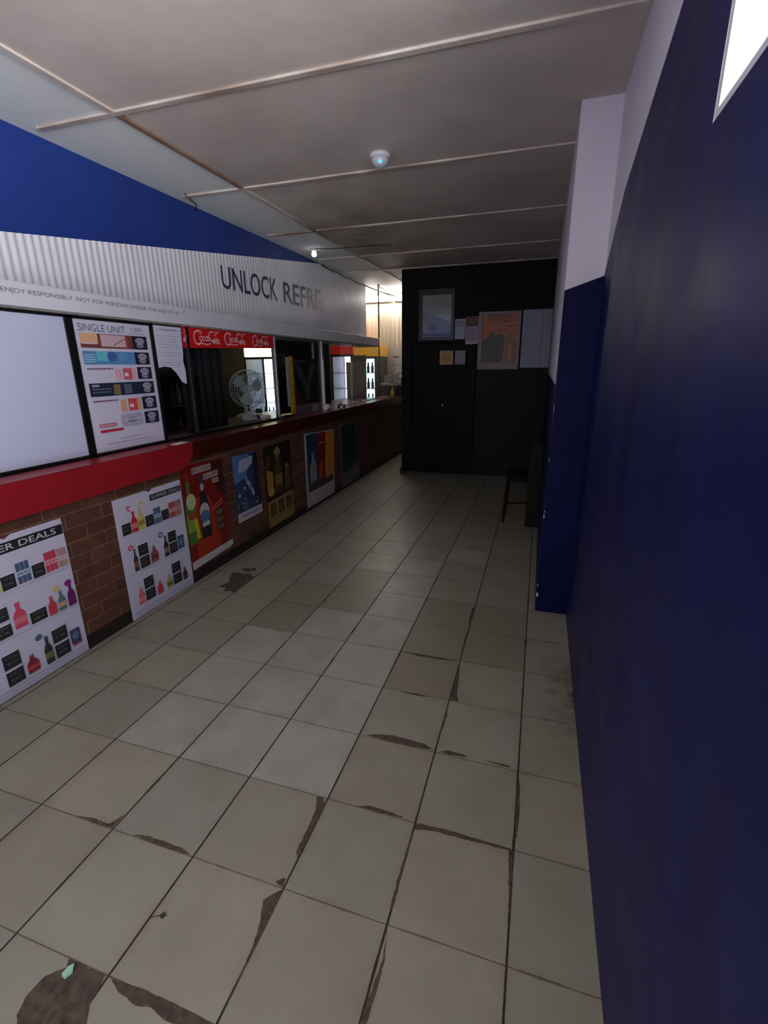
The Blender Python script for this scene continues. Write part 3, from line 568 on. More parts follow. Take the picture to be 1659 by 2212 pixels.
# security bars
sg = empty('security_grille', (-2.47, 7.2, 1.02), 'fine white vertical security bars above the far end of the counter', 'grille')
mb = mat((214, 206, 190), .5); y = 5.98; b = B()
while y < 8.46:
    b.cyl((-2.47, y, 1.018), (-2.47, y, 1.80 if y < 7.56 else 2.715), .0028, mb, seg=8); y += .062
b.build('bars', sg)
b = B(); b.box(-2.48, -2.46, 5.95, 8.46, 1.018, 1.03, mb); b.build('rail', sg)
b = B(); b.box(-2.48, -2.46, 7.56, 8.46, 2.66, 2.675, mb); b.build('rail', sg)
b = B(); b.cyl((-2.50, 7.62, 1.018), (-2.50, 7.62, 2.715), .012, mat((54, 52, 50), .5)); b.build('metal_pole', label='thin dark upright pole by the end of the white sign', cat='pole')

# ============================================================ SHOP INTERIOR
def cooler(x0, x1, z1, hdr, hdr_e, lit0, lit1, label, side=(60, 58, 60), lit=(215, 228, 255), mid=None):
    cx = (x0 + x1) / 2; t = empty('display_cooler', (cx, 8.1, 0), label, 'cooler', None); ms = mat(side, .4)
    yb = 8.44; yf = 7.87; hz = z1 - .17; zl = .35
    b = B(); b.box(x0, x1, yf, yb, 0, zl, ms, .006); b.box(x0, x0 + .03, yf, yb, zl, hz, ms); b.box(x1 - .03, x1, yf, yb, zl, hz, ms); b.box(x0 + .03, x1 - .03, yb - .03, yb, zl, hz, ms); b.build('cabinet', t)
    b = B(); b.box(x0, x1, yf - .01, yb, hz, z1, mat(hdr, .4, emit=hdr_e), .008); b.build('header', t, label='coloured header panel')
    b = B(); b.box(lit0, lit1, yb - .06, yb - .035, zl, hz - .01, mat(lit, .5, emit=FRIDGE_E)); b.build('lit_back', t)
    for z in (.62, .88, 1.14, 1.40):
        if z < hz - .1:
            b = B(); b.box(x0 + .03, x1 - .03, yf + .06, yb - .07, z, z + .008, m_alu); b.build('shelf', t)
    d = B()
    for q in ((x0 + .005, x0 + .035, zl, hz), (x1 - .035, x1 - .005, zl, hz)): d.box(q[0], q[1], yf - .03, yf - .002, q[2], q[3], ms)
    d.box(x0 + .005, x1 - .005, yf - .03, yf - .002, zl, zl + .04, ms); d.box(x0 + .005, x1 - .005, yf - .03, yf - .002, hz - .04, hz, ms)
    if mid: d.box(mid - .012, mid + .012, yf - .03, yf - .002, zl + .04, hz - .04, ms)
    dr = d.build('door', t, label='glass door'); g = B(); g.box(x0 + .035, x1 - .035, yf - .018, yf - .014, zl + .04, hz - .04, m_glass); g.build('door_glass', t)
    return t
cooler(-5.14, -4.50, 1.86, (255, 240, 170), 6.0, -5.10, -4.54, 'tall drinks cooler with glowing yellow-white header behind the white fan', mid=-4.76)
cooler(-3.44, -3.04, 1.88, (206, 34, 28), .35, -3.40, -3.14, 'brightly lit drinks cooler with red header near the far wall', lit=(225, 228, 255))
cooler(-3.02, -2.62, 1.84, (232, 168, 26), .45, -2.99, -2.65, 'narrow drinks cooler with yellow header beside the red-topped one', lit=(190, 225, 235))
def bottles(x0, x1, y, z, n, cols, label, group, h=.17, along='x'):
    for i in range(n):
        c = cols[i % len(cols)]; u = x0 + (x1 - x0) * (i + .5) / n; ps = (u, y, z) if along == 'x' else (y, u, z)
        b = B(); b.lathe([(.022, 0), (.026, .01), (.026, h * .55), (.011, h * .75), (.011, h), (.002, h)], ps, mat(c, .25), 12); b.build('drink_bottle', label=label, cat='bottle', group=group)
bottles(-5.08, -4.56, 8.12, .628, 6, [(60, 110, 60), (150, 60, 40), (70, 90, 150)], 'small bottle on a low shelf inside the yellow-white topped cooler', 'bottles in the cooler behind the fan')
for z in (.888, 1.148, 1.408): bottles(-2.97, -2.67, 8.10, z, 4, [(80, 150, 170), (40, 90, 110)], 'small bottle on a shelf inside the yellow-headed cooler', 'bottles in the yellow-headed cooler')
b = B(); b.box(-2.93, -2.71, 7.53, 7.58, 1.018, 1.67, mat((70, 68, 64), .35), .006); b.box(-2.94, -2.70, 7.525, 7.585, 1.60, 1.68, mat((46, 44, 42), .4)); b.box(-2.92, -2.72, 7.515, 7.53, 1.04, 1.58, mat((104, 100, 92), .3)); b.build('standing_panel', label='tall dark-edged grey panel standing in front of the yellow-headed cooler', cat='panel')
b = B(); b.box(-3.03, -2.965, 7.50, 7.72, 1.018, 1.58, mat((142, 118, 92), .6), .01); b.build('upright_carton', label='slim tan upright carton between the lit cooler and the grey panel', cat='carton')
b = B(); b.box(-2.83, -2.645, 8.36, 8.476, 1.34, 1.84, mat((112, 100, 94), .6), .004); b.box(-2.742, -2.734, 8.355, 8.361, 1.345, 1.835, mat((60, 54, 50), .6)); b.build('wall_cupboard', label='grey-brown two-door cupboard on the far white wall', cat='cupboard')
p = Print('y', 8.472, .6, .004); p.sheet([(-2.56, 1.38), (-2.33, 1.38), (-2.33, 1.86), (-2.56, 1.86)], (222, 214, 198)); p.scribble(-2.53, 1.65, -2.41, 1.68, 1, (60, 56, 60), .012, .1); p.scribble(-2.53, 1.52, -2.40, 1.54, 1, (130, 124, 118), .006, .2); p.build('wall_notice', 'pale notice with a dark line of writing on the far wall', 'notice')
# tubes
tf = empty('fluorescent_or_fill_light', (-2.75, 8.40, 2.6), 'bright double tube fluorescent light high on the far wall', 'lamp')
b = B(); b.box(-3.4, -2.1, 8.41, 8.475, 2.56, 2.66, mat((220, 215, 200), .5), .006); b.build('housing', tf)
for z in (2.585, 2.635):
    b = B(); b.cyl((-3.38, 8.385, z), (-2.12, 8.385, z), .019, mat((255, 250, 244), .5, emit=TUBE_E)); b.build('tube', tf)
fill_tube = empty('fluorescent_or_fill_light', (-4.6, 4.2, 2.72), 'added fluorescent batten, unseen behind the blue wall, brightening the shop interior', 'lamp')  # unseen lamp added to lift the dark shop interior
b = B(); b.box(-4.64, -4.56, 3.6, 4.8, 2.67, 2.7195, mat((220, 215, 200), .5), .006); b.build('housing', fill_tube)
b = B(); b.cyl((-4.6, 3.62, 2.645), (-4.6, 4.78, 2.645), .016, mat((255, 246, 228), .5, emit=42)); b.build('tube', fill_tube)
# wooden shelf with bottles behind the torn notice
sh_ = empty('bottle_shelf', (-3.5, 3.85, 0), 'brown wooden shelf unit seen below the torn notice', 'shelf'); mw = mottled('brown_board', (128, 82, 52), (104, 64, 42), 5, .6)
b = B(); b.box(-3.75, -3.30, 3.35, 3.38, 0, 1.75, mw); b.box(-3.75, -3.30, 4.30, 4.33, 0, 1.75, mw); b.box(-3.75, -3.72, 3.38, 4.30, 0, 1.75, mw); b.build('carcass', sh_)
for z in (.45, .80, 1.16, 1.5):
    b = B(); b.box(-3.72, -3.30, 3.38, 4.30, z, z + .02, mw); b.build('shelf', sh_)
bottles(3.45, 4.2, -3.40, 1.18, 9, [(190, 186, 176), (90, 84, 80), (150, 150, 150)], 'small pale bottle on the shelf below the torn notice', 'bottles on the wooden shelf', .2, 'y')
bottles(3.45, 4.2, -3.40, .82, 5, [(56, 70, 40), (190, 190, 180)], 'bottle on the lower board of the wooden shelf', 'bottles on the lower wooden shelf', .22, 'y')
# fan
def fan():
    c = Vector((-2.86, 4.38, 1.305)); t = empty('desk_fan', (c.x - .03, c.y, 1.018), 'white round desk fan standing behind the glass on the counter', 'fan'); nrm = Vector((.86, -.5, .06)).normalized(); q = nrm.to_track_quat('Z', 'Y'); wm = mat((206, 214, 212), .4)
    f = lambda r, a, d=0: c + q @ Vector((r * math.cos(a), r * math.sin(a), d))
    b = B()
    for r, d in ((.19, .0), (.185, .03), (.14, .05), (.07, .055), (.185, -.03), (.12, -.05)): b.tube([f(r, 2 * math.pi * i / 40, d) for i in range(40)], .0028, wm, 6, True)
    for i in range(30):
        a = 2 * math.pi * i / 30; b.tube([f(.03, a, .055), f(.12, a, .053), f(.18, a, .03), f(.19, a, 0), f(.18, a, -.03), f(.05, a, -.055)], .0013, wm, 4)
    b.build('cage', t)
    for i in range(3):
        b = B(); pts = []; a0 = 2 * math.pi * i / 3 + .4
        for r, da in ((.03, -.3), (.08, -.62), (.14, -.6), (.165, -.3), (.165, .25), (.13, .4), (.08, .35), (.03, .3)): pts.append(f(r, a0 + da, da * .03))
        b.prism(pts, nrm * .003, mat((176, 196, 198), .3)); b.build('blade', t)
    b = B(); b.cyl(f(0, 0, -.10), f(0, 0, .02), .045, wm, .04); b.build('motor', t)
    b = B(); b.cyl(f(0, 0, .056), f(0, 0, .066), .035, wm); b.build('hub_cap', t)
    base = Vector((c.x, c.y, 1.018)) - nrm * .07; b = B(); b.cyl(base, (base.x, base.y, 1.28), .022, wm, .018); b.build('stem', t)
    b = B(); b.lathe([(.11, 0), (.11, .012), (.09, .03), (.03, .045), (.002, .045)], (base.x, base.y, 1.018), wm); b.build('base', t)
fan()
b = B(); b.lathe([(.085, 0), (.083, .02), (.06, .05), (.02, .066), (.012, .07), (.014, .085), (.002, .086)], (-2.70, 4.12, 1.018), mat((200, 198, 194), .2)); b.build('food_cover', label='small pale domed cover on the counter in front of the fan', cat='cover')
b = B(); b.lathe([(.04, 0), (.085, .012), (.088, .014), (.04, .006)], (-2.62, 4.12, 1.018), mat((230, 228, 224), .3)); b.build('saucer', label='white saucer behind the glass near the aluminium post', cat='plate')
b = B(); b.lathe([(.03, 0), (.05, .012), (.055, .04), (.05, .04), (.045, .01), (.002, .008)], (-2.58, 4.22, 1.018), mat((240, 238, 232), .3)); b.build('small_bowl', label='little white bowl next to the saucer behind the glass', cat='bowl')
for i, (dy, dz, c) in enumerate(((0, 0, (150, 40, 80)), (.03, .02, (220, 220, 225)), (.05, -.005, (210, 210, 220)), (.02, .045, (40, 60, 50)), (.06, .035, (60, 70, 90)))):
    b = B(); bmesh.ops.create_icosphere(b.bm, subdivisions=2, radius=.026, matrix=Matrix.Translation((-2.66, 4.20 + dy, 1.044 + dz + .004 * i)));
    for f in b.bm.faces: f.smooth = True
    b.mi(mat(c, .6)); b.build('wrapped_sweet', label=['dark pink', 'white', 'pale grey', 'dark green', 'slate blue'][i] + ' wrapped sweet in the small heap behind the glass by the aluminium post', cat='sweet')
# things on the counter ledge
b = B(); b.lathe([(.055, 0), (.055, .006), (.048, .03), (.03, .045), (.008, .05), (.008, .062), (.002, .063)], (-2.385, 5.72, 1.018), m_chrome); b.build('counter_bell', label='silver domed bell on the counter ledge below the lit cooler', cat='bell')
b = B(); b.cyl((-2.41, 5.27, 1.053), (-2.41, 5.37, 1.053), .035, mat((216, 208, 206), .8), seg=24); b.build('paper_roll', label='small white paper roll lying on the ledge by the white upright', cat='roll')
b = B(); b.box(-2.36, -2.30, 2.62, 2.745, 1.0225, 1.0245, mat((225, 225, 228), .7), rot=Matrix.Rotation(.15, 3, 'Z')); b.build('paper_slip', label='small white slip of paper lying on the red counter edge', cat='paper')
b = B(); b.box(-2.36, -2.318, 7.0, 7.12, 1.0187, 1.024, mat((180, 176, 168), .4)); b.build('coin_tray', label='thin pale coin tray on the ledge below the grille', cat='tray')
# boxes at the far end of the counter
cr = [(-2.605, -2.488, 7.88, 8.10, 1.0187, 1.19, (34, 40, 62)), (-2.60, -2.49, 7.88, 8.10, 1.192, 1.235, (214, 212, 214)), (-2.605, -2.488, 8.13, 8.40, 1.0187, 1.17, (40, 46, 96)), (-2.60, -2.49, 8.14, 8.40, 1.173, 1.215, (200, 196, 200))]
lb = ['dark slate crate on the counter far end', 'white lid tray on top of the slate crate', 'deep blue crate beside the slate crate at the counter far end', 'grey-white tray on top of the deep blue crate']
for q, l in zip(cr, lb): b = B(); b.box(*q[:6], mat(q[6], .6), .008); b.build('storage_crate', label=l, cat='crate')
b = B(); b.box(-2.445, -2.325, 8.06, 8.33, 1.0187, 1.20, mat((40, 38, 50), .6), .025); b.build('dark_bag', label='dark purple-grey bag at the far end of the counter ledge', cat='bag')
b = B(); b.box(-2.60, -2.50, 8.15, 8.34, 1.2165, 1.36, mat((196, 190, 186), .6), .01); b.build('pale_carton', label='pale carton standing on the grey-white tray at the counter far end', cat='carton')
b = B(); b.box(-2.40, -2.27, 8.36, 8.44, 1.3, 1.40, mat((20, 20, 22), .5), .004); b.box(-2.39, -2.28, 8.352, 8.361, 1.31, 1.39, mat((226, 226, 196), .5)); b.cyl((-2.335, 8.4, 1.018), (-2.335, 8.4, 1.3), .015, mat((20, 20, 22), .5)); b.build('card_display', label='small black stand with pale screen at the end of the counter', cat='display')
b = B(); b.lathe([(.03, 0), (.034, .02), (.034, .09), (.012, .13), (.012, .16), (.002, .16)], (-2.36, 7.88, 1.018), mat((200, 178, 60), .4), 14); b.build('sauce_bottle', label='yellow squeeze bottle at the counter end beside the dark end wall', cat='bottle')

# ============================================================ POSTERS ON THE BRICK FRONT
XF = -2.3140
def deal(y0, y1, zt, k, header, name, label):
    p = Print('x', XF, .5, .0025); wht = (192, 188, 204); z0 = .0
    p.sheet([(y0, .004), (y1, .004), (y1, zt), ((y0 + y1) / 2 + .03, zt), ((y0 + y1) / 2, zt - .016), ((y0 + y1) / 2 - .03, zt), (y0, zt)], wht)
    pass
    pass
    ax = y0; W_ = y1 - y0; wk = (150, 150, 156)
    def U(y): return ax + (y - 2.049) / .568 * W_
    dk = (34, 35, 38); gr = (96, 112, 130)
    def bx(a, c, e, f): p.rect(a - .006, f, c - .004, f + .006, (212, 210, 220)); p.pricebox(a, e, c, f, dk)
    def cn(a, c, e, f, c1, c2):
        n = 3; w = (c - a) / n
        for q in range(n): p.rect(a + w * q, e, a + w * (q + .9), f, c1); p.rect(a + w * q, e + (f - e) * .35, a + w * (q + .9), e + (f - e) * .6, c2)
        p.scribble(a, e + (f - e) * .4, c, e + (f - e) * .55, 1, c1, .003)
    if header == 'wide':
        p.rect(y0 + .02, .700, y1 - .002, .752, dk); p.text('SUMMER DEALS', y0 + .06, .711, y1 - .04, .742, (196, 192, 198), .006)
        bx(1.25, 1.31, .527, .597); bx(1.38, 1.445, .527, .597); p.bottle(1.335, .527, 1.375, .66, (190, 180, 90)); cn(1.455, 1.52, .53, .635, (66, 84, 116), (170, 182, 196)); bx(1.528, 1.590, .527, .597); cn(1.596, 1.66, .53, .635, (184, 54, 74), (214, 140, 150)); cn(1.664, 1.715, .53, .63, (166, 128, 120), (200, 180, 176))
        p.bottle(1.390, .32, 1.45, .45, (196, 70, 96), (206, 60, 100), (200, 110, 120)); bx(1.465, 1.548, .307, .368); bx(1.29, 1.372, .307, .368); bx(1.29, 1.372, .39, .455); p.bottle(1.558, .305, 1.602, .405, (190, 54, 72), (200, 80, 90)); p.disc(1.617, .432, .016, .014, (204, 178, 96)); p.bottle(1.612, .305, 1.655, .412, (84, 112, 104), (110, 120, 130), (196, 150, 110)); p.disc(1.685, .435, .020, .016, (140, 20, 110)); p.bottle(1.668, .305, 1.712, .43, (100, 30, 92), (110, 30, 100))
        bx(1.295, 1.375, .150, .225); bx(1.295, 1.375, .062, .137); p.bottle(1.392, .068, 1.452, .165, (120, 34, 52), (150, 110, 110), (170, 60, 60)); p.disc(1.476, .228, .018, .015, (70, 90, 120)); p.bottle(1.487, .062, 1.531, .215, (44, 42, 44), (60, 64, 80), (110, 100, 70)); bx(1.542, 1.622, .150, .225); bx(1.542, 1.622, .062, .137); p.rect(1.634, .092, 1.690, .172, (48, 56, 92)); p.rect(1.640, .078, 1.692, .094, (130, 60, 60)); p.disc(1.662, .135, .02, .024, (96, 104, 136))
        for zz in (.518, .296): p.rect(y0 + .01, zz - .001, y1 - .004, zz + .001, (140, 140, 158))
    else:
        p.rect(U(2.33), .708, y1 - .004, .748, dk); p.text('SUMMER DEALS', U(2.345), .717, y1 - .015, .740, (170, 168, 176), .004)
        bx(2.085, 2.152, .553, .625); p.bottle(2.156, .553, 2.206, .685, (176, 34, 46), (180, 40, 60), (206, 110, 120)); p.line([(2.16, .69), (2.14, .712), (2.15, .722), (2.17, .714)], .010, (206, 70, 92)); p.bottle(2.208, .553, 2.262, .695, (190, 178, 84), (200, 176, 84), (156, 130, 60)); p.line([(2.235, .70), (2.25, .722), (2.27, .712), (2.262, .70)], .010, (212, 188, 100))
        bx(2.268, 2.338, .553, .625); cn(2.342, 2.402, .55, .655, (66, 90, 118), (160, 172, 190)); bx(2.406, 2.472, .553, .622); cn(2.476, 2.535, .55, .655, (166, 60, 64), (206, 160, 160)); cn(2.537, 2.592, .55, .655, (160, 108, 96), (190, 150, 140))
        p.disc(2.118, .468, .020, .016, (200, 60, 84)); p.disc(2.118, .468, .010, .006, (224, 180, 190)); p.bottle(2.124, .306, 2.160, .452, (58, 52, 44), (84, 90, 84), (130, 84, 60))
        for q in (.388, .308): bx(2.172, 2.250, q, q + .074)
        p.bottle(2.262, .31, 2.325, .425, (140, 62, 70), (170, 150, 156), (96, 56, 60)); p.disc(2.366, .468, .022, .018, (70, 74, 104)); p.disc(2.366, .468, .014, .008, (170, 168, 186)); p.bottle(2.380, .306, 2.422, .452, (46, 38, 42), (80, 60, 70), (130, 110, 90))
        for q in (.388, .308): bx(2.428, 2.502, q, q + .074)
        p.rect(2.510, .315, 2.568, .405, (40, 60, 96)); p.disc(2.54, .36, .022, .034, (86, 116, 128))
        p.bottle(2.112, .085, 2.160, .195, (206, 92, 96), (214, 150, 156), (220, 130, 120))
        for q in (.165, .085): bx(2.170, 2.250, q, q + .074)
        p.bottle(2.268, .082, 2.318, .172, (184, 46, 66), (196, 110, 120)); p.bottle(2.356, .080, 2.406, .18, (150, 158, 84), (180, 160, 90), (96, 96, 50))
        for q in (.165, .085): bx(2.417, 2.498, q, q + .072)
        p.bottle(2.512, .08, 2.555, .172, (60, 30, 40), (56, 44, 50), (90, 40, 46))
        for zz in (.545, .298): p.rect(y0 + .01, zz - .001, y1 - .004, zz + .001, (150, 148, 166))
    for zz in (.050, .030): p.scribble(y0 + .02, zz - .003, y1 - .02, zz + .003, 1, (104, 102, 120), .0012, .12); p.rect(y0 + .01, zz - .008, y1 - .006, zz - .0068, (90, 90, 106))
    p.scribble(y0 + .03, .010, y1 - .1, .018, 1, (120, 118, 134), .0012, .2)
    p.build(name, label)
deal(1.155, 1.727, .782, 1, 'wide', 'deals_poster', 'white drinks poster nearest the camera with a wide black SUMMER DEALS heading')
deal(2.049, 2.616, .784, 2, 'small', 'deals_poster', 'white drinks poster with a small black SUMMER DEALS heading, left of the red beer poster')
# red beer poster, curled foot
p = Print('x', XF, .4, .0012); p.sheet([(2.63, .13), (3.10, .13), (3.10, .845), (2.63, .87)], (112, 22, 20))
p.poly([(2.72, .62), (2.90, .60), (2.98, .40), (2.98, .16), (2.70, .16)], (150, 44, 22)); p.poly([(2.93, .84), (3.10, .84), (3.10, .55), (3.0, .62)], (60, 28, 24))
p.bottle(2.60 + .035, .285, 2.735, .80, (70, 110, 44), (120, 40, 36), (110, 150, 50)); p.disc(2.70, .60, .05, .06, (168, 176, 132)); p.rect(2.655, .47, 2.735, .52, (150, 60, 50)); p.poly([(2.72, .31), (2.76, .31), (2.74, .48), (2.71, .46)], (170, 170, 50))
p.bottle(2.775, .29, 2.89, .765, (34, 34, 36), (60, 58, 50)); p.disc(2.832, .50, .055, .06, (176, 166, 170)); p.disc(2.832, .455, .055, .05, (70, 104, 138)); p.rect(2.79, .38, 2.875, .415, (180, 172, 160)); p.disc(2.832, .68, .022, .03, (150, 150, 166))
for q in ((2.745, .790, 2.955, .835), (2.86, .727, 3.03, .770), (2.955, .680, 3.03, .715)): p.poly([(q[0], q[1]), (q[2], q[1]), (q[2], q[3]), (q[0], q[3])], (168, 152, 156))
p.text('BIGGER', 2.752, .798, 2.948, .828, (110, 50, 50), .01); p.text('BOLDER', 2.867, .734, 3.023, .763, (110, 50, 50), .01); p.scribble(2.962, .687, 3.023, .708, 1, (110, 50, 50), .005)
p.line([(2.92, .50), (3.05, .535)], .010, (176, 96, 84)); p.line([(2.91, .475), (3.05, .51)], .008, (176, 96, 84))
for q in (.42, .36, .30): p.rect(2.945, q, 3.045, q + .048, (56, 46, 36)); p.scribble(2.955, q + .01, 3.035, q + .04, 2, (140, 126, 96), .003)
p.poly([(2.63, .10), (3.08, .12), (3.13, .135), (3.12, .175), (2.63, .158)], (190, 184, 182)); p.rect(2.66, .13, 3.05, .133, (110, 100, 104)); p.build('beer_poster', 'red beer poster with two bottles, white word strips and a curled white foot')
# blue poster
p = Print('x', XF, .4, .0015); p.sheet([(3.225, .268), (3.60, .268), (3.585, .82), (3.225, .838)], (44, 60, 92)); p.poly([(3.23, .60), (3.40, .63), (3.46, .82), (3.23, .835)], (76, 110, 156)); p.poly([(3.50, .34), (3.60, .36), (3.585, .81), (3.52, .81)], (22, 30, 50))
p.poly([(3.29, .68), (3.42, .69), (3.50, .73), (3.52, .795), (3.40, .79), (3.32, .78)], (158, 160, 188)); random.seed(3)
for i in range(12): t = i / 11; p.disc(3.40 + t * .09 + random.uniform(-.01, .01), .62 - t * .15, .018, .018, random.choice([(170, 168, 172), (130, 136, 150), (100, 130, 160)]), 7)
for i in range(16): p.disc(3.25 + random.random() * .13, .56 - random.random() * .2, .02, .016, random.choice([(150, 146, 158), (110, 104, 124), (60, 70, 96)]), 7)
for i in range(14): p.disc(3.27 + random.random() * .28, .44 - random.random() * .06, .02, .014, random.choice([(24, 28, 40), (90, 90, 104), (70, 110, 136)]), 7)
p.poly([(3.23, .268), (3.60, .268), (3.60, .345), (3.23, .345)], (184, 174, 184)); p.scribble(3.28, .298, 3.55, .325, 3, (110, 84, 120), .0018, .1); p.build('blue_poster', 'blue poster with cloudy pale figures and a white caption strip')
# gold whisky poster
p = Print('x', XF, .4, .0015); p.sheet([(3.69, .062), (4.20, .062), (4.185, .84), (3.69, .83)], (34, 28, 22)); gd = (132, 104, 56)
p.poly([(3.70, .07), (4.19, .07), (4.19, .335), (3.70, .315)], gd)
for u in (3.745, 3.89, 4.045): p.rect(u, .17, u + .10, .29, (56, 44, 30)); p.bottle(u + .03, .18, u + .07, .28, (110, 84, 44))
p.bottle(3.86, .36, 4.0, .80, (72, 56, 30), (130, 112, 70), (120, 92, 44)); p.rect(3.875, .735, 3.985, .775, (150, 134, 88)); p.scribble(3.88, .69, 3.98, .73, 2, (120, 108, 76), .004); p.scribble(3.885, .745, 3.975, .765, 1, (60, 50, 34), .005)
p.poly([(3.71, .42), (3.82, .40), (3.83, .58), (3.72, .62)], (156, 112, 44)); p.disc(3.78, .40, .06, .04, (176, 140, 60)); p.poly([(4.03, .36), (4.17, .38), (4.15, .60), (4.05, .58)], (84, 66, 32)); p.poly([(3.70, .64), (3.76, .60), (3.80, .74), (3.76, .74)], (86, 50, 36)); p.disc(4.09, .60, .015, .02, (180, 130, 60)); p.build('gold_poster', 'dark and gold poster with a square shouldered bottle over three small pictures')
# striped poster
p = Print('x', XF, .4, .0015); p.sheet([(4.485, .035), (5.22, .035), (5.28, .80), (4.50, .845)], (170, 166, 172)); p.rect(4.54, .28, 4.80, .825, (26, 66, 76)); p.rect(4.80, .24, 5.03, .81, (128, 22, 26)); p.poly([(4.98, .22), (5.24, .23), (5.275, .79), (5.03, .80)], (204, 122, 44))
p.bottle(4.60, .30, 4.76, .62, (150, 146, 156), (120, 150, 130)); p.rect(4.84, .685, 4.99, .705, (210, 110, 140)); p.poly([(4.82, .30), (4.90, .30), (4.93, .50), (4.84, .46)], (170, 66, 34)); p.disc(5.12, .36, .08, .09, (190, 116, 60)); p.rect(4.54, .20, 5.20, .275, (36, 38, 34)); p.scribble(4.57, .215, 5.16, .255, 2, (86, 90, 70), .005)
p.poly([(4.50, .045), (5.18, .055), (5.24, .10), (5.2, .185), (4.52, .175)], (176, 166, 172)); p.build('striped_poster', 'poster in teal, red and orange vertical bands with a pale foot')
# dim poster
p = Print('x', XF, .4, .0015); p.sheet([(5.45, .035), (6.12, .035), (6.02, .82), (5.45, .84)], (84, 86, 88)); p.poly([(5.50, .20), (6.07, .26), (5.99, .80), (5.50, .81)], (36, 42, 46)); p.poly([(5.49, .05), (6.10, .05), (6.08, .22), (5.49, .17)], (88, 88, 84)); p.poly([(5.62, .26), (5.76, .27), (5.74, .70), (5.62, .66)], (24, 40, 44)); p.build('dim_poster', 'dull dark grey poster furthest along the brick counter front')

# ============================================================ THINGS ON THE END WALL
t = empty('framed_certificate', (-1.365, 6.6, 1.85), 'pale certificate in a black frame hung high over the dark door', 'picture')
b = B(); 
for q in ((-1.60, -1.555, 1.83, 2.455), (-1.17, -1.13, 1.83, 2.455), (-1.555, -1.17, 2.385, 2.455), (-1.555, -1.17, 1.83, 1.872)): b.box(q[0], q[1], 6.565, 6.599, q[2], q[3], mat((16, 18, 20), .3), .003)
b.build('frame', t)
p = Print('y', 6.594, .5, .003); p.sheet([(-1.555, 1.872), (-1.17, 1.872), (-1.17, 2.385), (-1.555, 2.385)], (150, 150, 146)); p.disc(-1.42, 2.0, .05, .045, (132, 110, 118)); p.scribble(-1.50, 2.15, -1.24, 2.30, 5, (120, 120, 118), .004); p.rect(-1.55, 1.885, -1.175, 1.915, (70, 84, 120)); p.b.build('print', t)
b = B(); b.box(-1.555, -1.17, 6.578, 6.581, 1.872, 2.385, m_glass); b.build('glazing', t)
def note(name, x0, x1, z0, z1, c, label, f=None, cat='notice', y=6.599):
    p = Print('y', y, .5, .0015); p.sheet([(x0, z0), (x1, z0), (x1, z1), (x0, z1)], c)
    if f: f(p)
    p.build(name, label, cat)
note('wall_slip', -1.122, -.99, 1.84, 2.085, (150, 158, 178), 'narrow blue-white slip beside the framed certificate', lambda p: p.rect(-1.115, 1.99, -1.0, 2.07, (118, 124, 140)))
def cal(p): p.rect(-.978, 1.99, -.825, 2.10, (60, 24, 22)); p.scribble(-.96, 2.03, -.84, 2.08, 2, (150, 80, 50), .006); p.scribble(-.96, 1.82, -.84, 1.97, 6, (90, 60, 84), .005, .4); p.rect(-.975, 1.785, -.83, 1.80, (190, 186, 192))
note('wall_calendar', -.982, -.82, 1.775, 2.105, (158, 136, 160), 'small calendar with dark red top beside the orange picture', cal, 'calendar')
note('yellow_sticker', -1.315, -1.137, 1.525, 1.70, (176, 142, 84), 'square yellow printed sticker on the dark door', lambda p: (p.disc(-1.225, 1.61, .06, .055, (130, 98, 60)), p.disc(-1.225, 1.61, .045, .04, (176, 142, 84)), p.scribble(-1.26, 1.59, -1.19, 1.63, 2, (120, 88, 54), .006)), 'sticker', 6.6085)
note('grey_sticker', -1.112, -.975, 1.525, 1.70, (120, 118, 134), 'pale grey square sticker on the dark door beside the yellow one', lambda p: p.rect(-1.09, 1.59, -1.0, 1.64, (136, 122, 128)), 'sticker', 6.6085)
t = empty('orange_picture', (-.556, 6.6, 1.46), 'pale framed picture of dark towers under an orange sky', 'picture')
b = B(); fm = mat((136, 128, 122), .5)
for q in ((-.815, -.765, 1.46, 2.155), (-.335, -.295, 1.46, 2.155), (-.765, -.335, 2.12, 2.155), (-.765, -.335, 1.46, 1.545)): b.box(q[0], q[1], 6.572, 6.5915, q[2], q[3], fm, .002)
b.build('frame', t)
p = Print('y', 6.591, .45, .003); p.sheet([(-.765, 1.545), (-.335, 1.545), (-.335, 2.12), (-.765, 2.12)], (168, 88, 34)); random.seed(5)
for i in range(14): z = 1.92 + random.random() * .18; u = -.72 + random.random() * .25; p.poly([(u, z), (u + .14, z + .004), (u + .12, z + .02), (u + .02, z + .016)], random.choice([(120, 66, 32), (176, 104, 48), (104, 62, 34)]))
p.poly([(-.765, 1.545), (-.50, 1.545), (-.48, 1.84), (-.52, 1.90), (-.60, 1.87), (-.64, 1.93), (-.70, 1.85), (-.765, 1.80)], (66, 58, 46)); p.poly([(-.47, 1.545), (-.335, 1.545), (-.335, 1.80), (-.42, 1.90), (-.46, 1.84)], (120, 88, 50)); p.rect(-.44, 1.56, -.39, 1.78, (150, 116, 72)); p.b.build('print', t)
b = B(); b.box(-.275, -.035, 6.578, 6.5915, 1.475, 2.16, mat((136, 142, 158), .5), .003); b.box(-.03, .075, 6.578, 6.5915, 1.475, 2.16, mat((136, 142, 158), .5), .003); b.box(-.036, -.029, 6.582, 6.5915, 1.48, 2.155, mat((96, 100, 114), .5)); b.build('grey_board', label='blank pale blue-grey board with a centre seam, right of the orange picture', cat='board')

